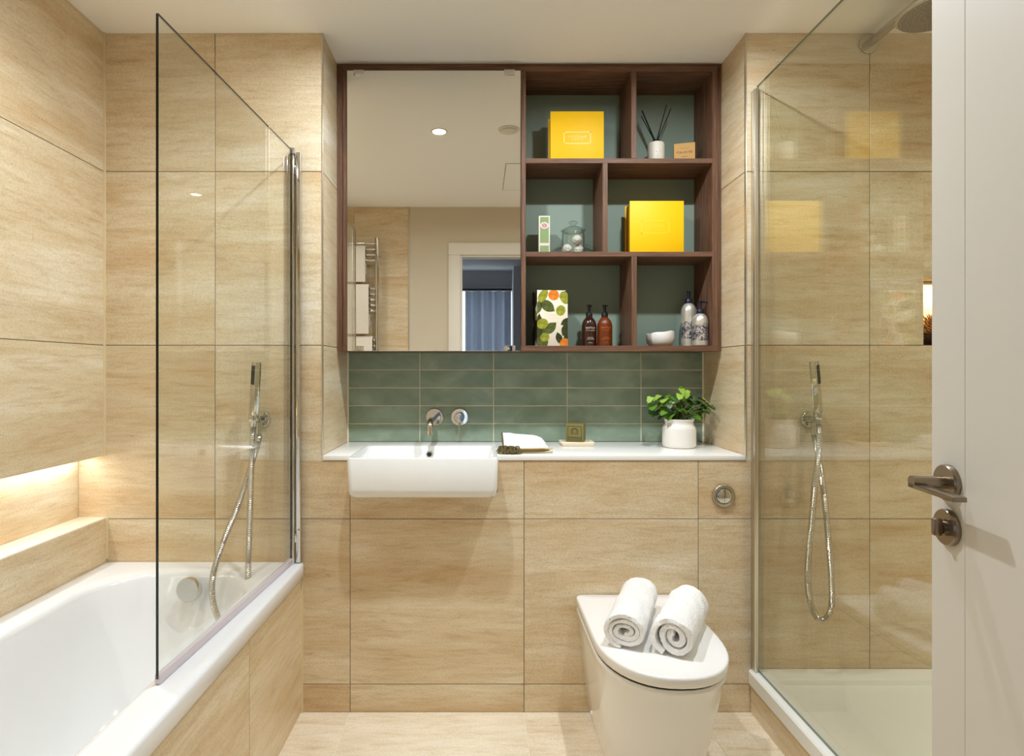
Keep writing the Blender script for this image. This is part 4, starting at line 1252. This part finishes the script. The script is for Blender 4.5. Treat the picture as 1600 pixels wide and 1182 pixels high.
for rnd in range(2):
    for (px, py, kd) in spots:
        Y = yp+rl.uniform(-0.055, 0.035) if rnd == 0 else yp+rl.uniform(-0.01, 0.065)
        if rnd: kd = 2 if rl.random() < 0.4 else 0; px += rl.uniform(-6, 6); py += rl.uniform(-5, 5)
        q = P(px, py, Y)
        q.x = min(q.x, XR-0.030)
        if q.z < pc.z+hp+0.004: q.z = pc.z+hp+0.004
        q.y = min(q.y, YREC-0.06)
        sc = rl.uniform(0.026, 0.036)*(1.05 if kd != 2 else 0.95)
        o = bpy.data.objects.new('leaf', LM[kd])
        COL.objects.link(o)
        o.parent = pl
        d = (q-crown); az = math.atan2(d.y-0.06, d.x)+rl.uniform(-0.6, 0.6)
        R_ = Matrix.Rotation(az-PI/2, 3, 'Z') @ Matrix.Rotation(rl.uniform(-1.1, -0.25), 3, 'X') @ Matrix.Rotation(rl.uniform(-0.4, 0.4), 3, 'Y')
        o.location = (q-R_ @ Vector((0, 0.45*sc, 0)))-WL[pl]
        o.rotation_euler = R_.to_euler()
        o.scale = (sc, sc, sc)
        o.pass_index = cnt; cnt += 1
        s0 = crown+Vector((rl.uniform(-0.02, 0.02), rl.uniform(-0.02, 0.02), -0.004))
        e = WL[pl]+o.location
        mid = (s0+e)/2+Vector((0, 0, 0.015))
        if e.z > s0.z: stems.tube([s0, mid, e], [0.0011, 0.0009, 0.0007], 5)
stems.build('stems', M_STEM, pl, kind='stuff')

# ------------------------------------------------------------------ toilet
tcx = 0.509
def dsh(hw, yb, yf_, z, cx=tcx, k=22, rb=0.02, sq=2.25):
    """D outline: straight back at yb, straight sides, rounded front at yf_"""
    ys0 = yf_+hw*1.28
    pts = []
    for i in range(k+1):            # front curve from right side to left side
        th = PI*i/k
        c_, s_ = math.cos(th), math.sin(th)
        e = 2/sq
        pts.append((cx+hw*math.copysign(abs(c_)**e, c_), ys0-(ys0-yf_)*abs(s_)**e, z))
    pts.append((cx-hw, (ys0+yb)/2, z))
    for i in range(5):
        th = PI/2*i/4
        pts.append((cx-hw+rb-rb*math.cos(th), yb-rb+rb*math.sin(th), z))
    for i in range(5):
        th = PI/2*i/4
        pts.append((cx+hw-rb+rb*math.sin(th), yb-rb+rb*math.cos(th), z))
    pts.append((cx+hw, (ys0+yb)/2, z))
    return pts
to = thing('toilet', (tcx, -0.27, 0), 'white back-to-wall toilet with closed lid under the flush button', 'toilet')
LT = 0.4085
m = MB()
def pw(z): return 0.132+0.046*(z/0.36)**0.85
def pf(z): return -0.405-0.128*(z/0.36)**0.75
zs = [0.0005, 0.01, 0.05, 0.10, 0.16, 0.22, 0.28, 0.32, 0.345]
lo = [dsh(pw(z), -0.003, pf(z), z) for z in zs]
lo += [dsh(0.179, -0.003, -0.537, 0.356), dsh(0.180, -0.003, -0.539, 0.363), dsh(0.177, -0.003, -0.536, 0.369), dsh(0.174, -0.012, -0.533, 0.3685), dsh(0.12, -0.06, -0.45, 0.3685)]
m.loft(lo)
m.build('pan', M_CERAMIC, to, smooth=50)
MB().loft([dsh(0.173, -0.03, -0.533, 0.3690), dsh(0.173, -0.03, -0.533, 0.3765)]).build('seat_gap_shade', M_DARK, to, smooth=50)  # dark slab standing in for the shade between pan and lid
m = MB()
m.loft([dsh(0.172, -0.012, -0.536, 0.3766), dsh(0.1785, -0.0085, -0.545, 0.3785), dsh(0.180, -0.008, -0.548, 0.383), dsh(0.1815, -0.008, -0.551, LT-0.006), dsh(0.180, -0.009, -0.549, LT-0.002), dsh(0.176, -0.012, -0.545, LT), dsh(0.12, -0.05, -0.48, LT+0.0008)])
m.build('lid', M_LID, to, smooth=50)
MB().lathe([(0.007, 0), (0.007, 0.003), (0.005, 0.005), (0, 0.0055)], (tcx-pw(0.055)-0.0005, -0.10, 0.055), (-1, 0, 0), 16).build('fixing_cap', M_LID, to)

# rolled towels on the lid
def rolled_towel(p0, p1, R, turns, label, sd, squash, start, tail):
    p0, p1 = Vector(p0), Vector(p1)
    ax = (p1-p0); ln = ax.length; ax.normalize()
    side = Vector((ax.y, -ax.x, 0)).normalized()      # to the right when looking along the axis
    upv = Vector((0, 0, 1))
    th_ = R/(turns+0.75)*0.82                          # cloth thickness
    n = int(44*turns)
    inner, outer = [], []
    def prof(i):
        f_ = i/n
        a = start+2*PI*turns*f_
        pitch = (R-th_/2-0.010)*f_+0.010
        wob = 1+0.20*(1-f_)*math.sin(2*a+sd)+0.08*noise.noise(Vector((f_*6, sd, 0)))
        return a, pitch*wob
    for i in range(n+1):
        a, r = prof(i)
        inner.append((a, r-th_/2)); outer.append((a, r+th_/2))
    def xy(a, r):
        x, z = r*math.cos(a), r*math.sin(a)
        z = z*squash
        if z < -R*0.80: z = -R*0.80+(z+R*0.80)*0.25
        return x, z
    oo = [xy(*q) for q in outer]; ii = [xy(*q) for q in inner]
    if tail:
        # loose outer end drooping along the lid
        lx, lz = oo[-1]; kx, kz = ii[-1]
        for j in range(1, 7):
            oo.append((lx+tail*j/6, lz*(1-j/6)+(-R*0.80+th_)*j/6)); ii.append((kx+tail*j/6, kz*(1-j/6)+(-R*0.85)*j/6))
    # rounded ends of the band section
    ring = oo+ii[::-1]
    loops = []
    m_ = 40
    for s_ in range(m_+1):
        f_ = s_/m_
        edge = min(f_, 1-f_)*ln
        shr = 0.0 if edge > 0.006 else (1-edge/0.006)*0.0016
        lp = []
        for j, (x, z) in enumerate(ring):
            # shrink the band a little at its two rims so that each turn has a soft hem
            jj = len(ring)-1-j
            x2, z2 = ring[jj]
            mx_, mz_ = (x+x2)/2, (z+z2)/2
            d = math.hypot(x-mx_, z-mz_) or 1
            kx = shr/d
            x_, z_ = x+(mx_-x)*kx, z+(mz_-z)*kx
            turn = (j if j < len(oo) else jj)/len(oo)
            off = 0.006*(1-turn)*(1 if f_ < 0.5 else -1)*(abs(f_-0.5)*2)**4
            p = p0+ax*(ln*f_+off+0.003*noise.noise(Vector((x_*30, z_*30, sd+5)))*(abs(f_-0.5)*2))+side*x_+upv*z_
            q = noise.noise(Vector((p.x*30, p.y*30, p.z*30+sd)))*0.0040+noise.noise(p*140)*0.0016
            n2 = (side*x_+upv*z_)
            if n2.length > 1e-6 and j < len(oo): p += n2.normalized()*q
            p.z = max(p.z, LT+0.0012)
            lp.append(p)
        loops.append(lp)
    mb = MB()
    nn = len(ring)
    mb.loft(loops, False, False)
    o0 = 0; o1 = m_*nn
    for j in range(len(oo)-1):
        a, b2 = j, j+1
        c2, d2 = nn-1-(j+1), nn-1-j
        mb.f.append((o0+a, o0+b2, o0+c2, o0+d2)); mb.mi.append(0)
        mb.f.append((o1+d2, o1+c2, o1+b2, o1+a)); mb.mi.append(0)
    ob = mb.build('rolled_towel', M_TOWEL, smooth=70)
    tag(ob, label, 'towel', 'rolled white towels on the toilet lid')
rolled_towel((0.398, -0.405, LT+0.0505), (0.524, -0.115, LT+0.0505), 0.0625, 3.0, 'white rolled towel on the toilet lid, the longer one at the left', 1.3, 0.90, 4.5, 0)
rolled_towel((0.518, -0.450, LT+0.053), (0.655, -0.205, LT+0.053), 0.066, 2.4, 'white rolled towel on the toilet lid, the shorter one at the right', 4.1, 0.88, 1.7, 0)

# ------------------------------------------------------------------ open door at the right
hinge = Vector((0.580, YF+0.004, 0)); edge = Vector((0.701, -1.10, 0))
dd = (edge-hinge); DL = dd.length; dd.normalize()
dn_ = Vector((-dd.y, dd.x, 0))
def dw(p): return hinge+dd*p.x+dn_*p.y+Vector((0, 0, p.z))
dr = thing('door_1', hinge, '', '', kind='structure'); del dr['label']; del dr['category']
DH = 1.972
lf = MB()
lf.box(0, DL, -0.040, -0.0035, 0.006, DH, 0.001)
lf.box(0, DL-0.0775, -0.0036, 0, 0.006, DH, 0.0008, 1); lf.box(DL-0.0770, DL, -0.0036, 0, 0.006, DH, 0.0008, 1)
lf.xf(dw); lf.build('door_leaf', M_DOOR_SHADED, dr, smooth=30)
def on_door(mb): return mb.xf(dw)
u0 = DL-0.044; zh = 1.014; zl = 0.948
k = MB().lathe([(0.0265, 0), (0.0265, 0.007), (0.0255, 0.0085), (0.0, 0.0085)], (u0, 0.0002, zh), (0, 1, 0), 36)
on_door(k).build('handle_rose', M_CHROME_D, dr)
k = MB().lathe([(0.0095, 0.008), (0.0095, 0.046), (0.009, 0.052), (0.0, 0.052)], (u0, 0, zh), (0, 1, 0), 24)
k.box(u0-0.095, u0+0.0090, 0.034, 0.052, zh-0.0095, zh-0.0025, 0.0012)
on_door(k).build('lever_handle', M_CHROME_D, dr)
k = MB().lathe([(0.0265, 0), (0.0265, 0.007), (0.0255, 0.0085), (0.0, 0.0085)], (u0, 0.0002, zl), (0, 1, 0), 36)
on_door(k).build('lock_rose', M_CHROME_D, dr)
k = MB().lathe([(0.010, 0.0085), (0.010, 0.012), (0.0, 0.012)], (u0, 0, zl), (0, 1, 0), 24)
k.box(u0-0.0045, u0+0.0045, 0.011, 0.024, zl-0.013, zl+0.013, 0.003)
on_door(k).build('thumb_turn', M_CHROME_D, dr)
k = MB()
for zz in (0.2, 0.95, 1.75): k.lathe([(0.006, 0), (0.006, 0.1)], (-0.002, 0.006, zz), (0, 0, 1), 12)
on_door(k).build('hinge', M_CHROME_D, dr)

# ------------------------------------------------------------------ towel radiator behind the lens, seen in the mirror
rr = thing('towel_radiator', (-0.98, YF+0.06, 0.62), 'tall chrome ladder towel radiator on the tiled wall seen in the mirror', 'towel radiator')
for x in (-1.22, -0.735):
    MB().tube([(x, YF+0.085, 0.62), (x, YF+0.085, 2.10)], 0.016, 16).build('upright', M_CHROME, rr)
    k = MB()
    for z in (0.75, 1.98): k.tube([(x, YF+0.004, z), (x, YF+0.07, z)], 0.010, 12)
    k.build('wall_bracket', M_CHROME, rr)
zbars = [2.06, 2.02, 1.98, 1.94]+[1.74-0.04*i for i in range(5)]+[1.37-0.04*i for i in range(6)]+[0.98-0.04*i for i in range(6)]
for z in zbars:
    MB().tube([(-1.22, YF+0.085, z), (-0.735, YF+0.085, z)], 0.0095, 12).build('bar', M_CHROME, rr)
for (zt_, zb_, x1_, lab, off) in ((2.035, 1.785, -0.815, 'white towel folded over the top bars of the chrome radiator', 0.026),
                            (1.76, 1.415, -0.79, 'white towel over the middle bars, second from the radiator top', 0.036),
                            (1.39, 0.90, -0.765, 'white towel over the lower bars, third from the radiator top', 0.032)):
    k = MB()
    y = YF+0.085
    prof = [(y+off, zb_), (y+off+0.002, (zb_+zt_)/2), (y+off, zt_-0.01), (y+0.015, zt_+0.008), (y-0.01, zt_+0.010), (y-0.026, zt_-0.005), (y-0.028, zb_+0.06)]
    inn = [(y+off-0.012, zb_), (y+off-0.010, (zb_+zt_)/2), (y+off-0.012, zt_-0.014), (y+0.008, zt_-0.003), (y-0.006, zt_-0.002), (y-0.016, zt_-0.012), (y-0.016, zb_+0.06)]
    ring = prof+inn[::-1]
    k.loft([[(x, a, b2) for a, b2 in ring] for x in (-1.19, -1.0, x1_)])
    tag(k.build('hanging_towel', M_TOWEL_IN, smooth=60), lab, 'towel', 'towels on the radiator')

# ------------------------------------------------------------------ ceiling fittings
NAMES = ['above the wash basin', 'above the toilet', 'above the tap end of the bath', 'inside the shower', 'beside the open door, added unseen for fill light', 'above the sloping end of the bath, added unseen for fill light']
for (x, y, p), nm in zip(DOWNLIGHTS, NAMES):
    t = thing('downlight', (x, y, CEIL), 'small round recessed ceiling downlight '+nm, 'downlight', 'ceiling downlights')
    MB().lathe([(0.032, 0.0), (0.041, 0.0), (0.041, 0.003), (0.036, 0.005), (0.032, 0.004)], (x, y, CEIL), (0, 0, -1), 32, False, False).build('bezel', M_VENT, t)
    MB().lathe([(0.0, 0.0), (0.032, 0.0), (0.030, 0.0015), (0.0, 0.002)], (x, y, CEIL-0.0005), (0, 0, -1), 24).build('lens', M_LED, t)
v = thing('ceiling_vent', (0.14, -0.47, CEIL), 'round white extract vent on the ceiling seen in the mirror', 'vent')
MB().lathe([(0.0, 0.0), (0.052, 0.0), (0.052, 0.003), (0.048, 0.006), (0.040, 0.004)], (0.14, -0.47, CEIL), (0, 0, -1), 32).build('ring', M_VENT, v)
MB().lathe([(0.0, 0.004), (0.037, 0.004), (0.038, 0.010), (0.030, 0.014), (0.0, 0.015)], (0.14, -0.47, CEIL), (0, 0, -1), 32).build('disc', M_VENT, v)
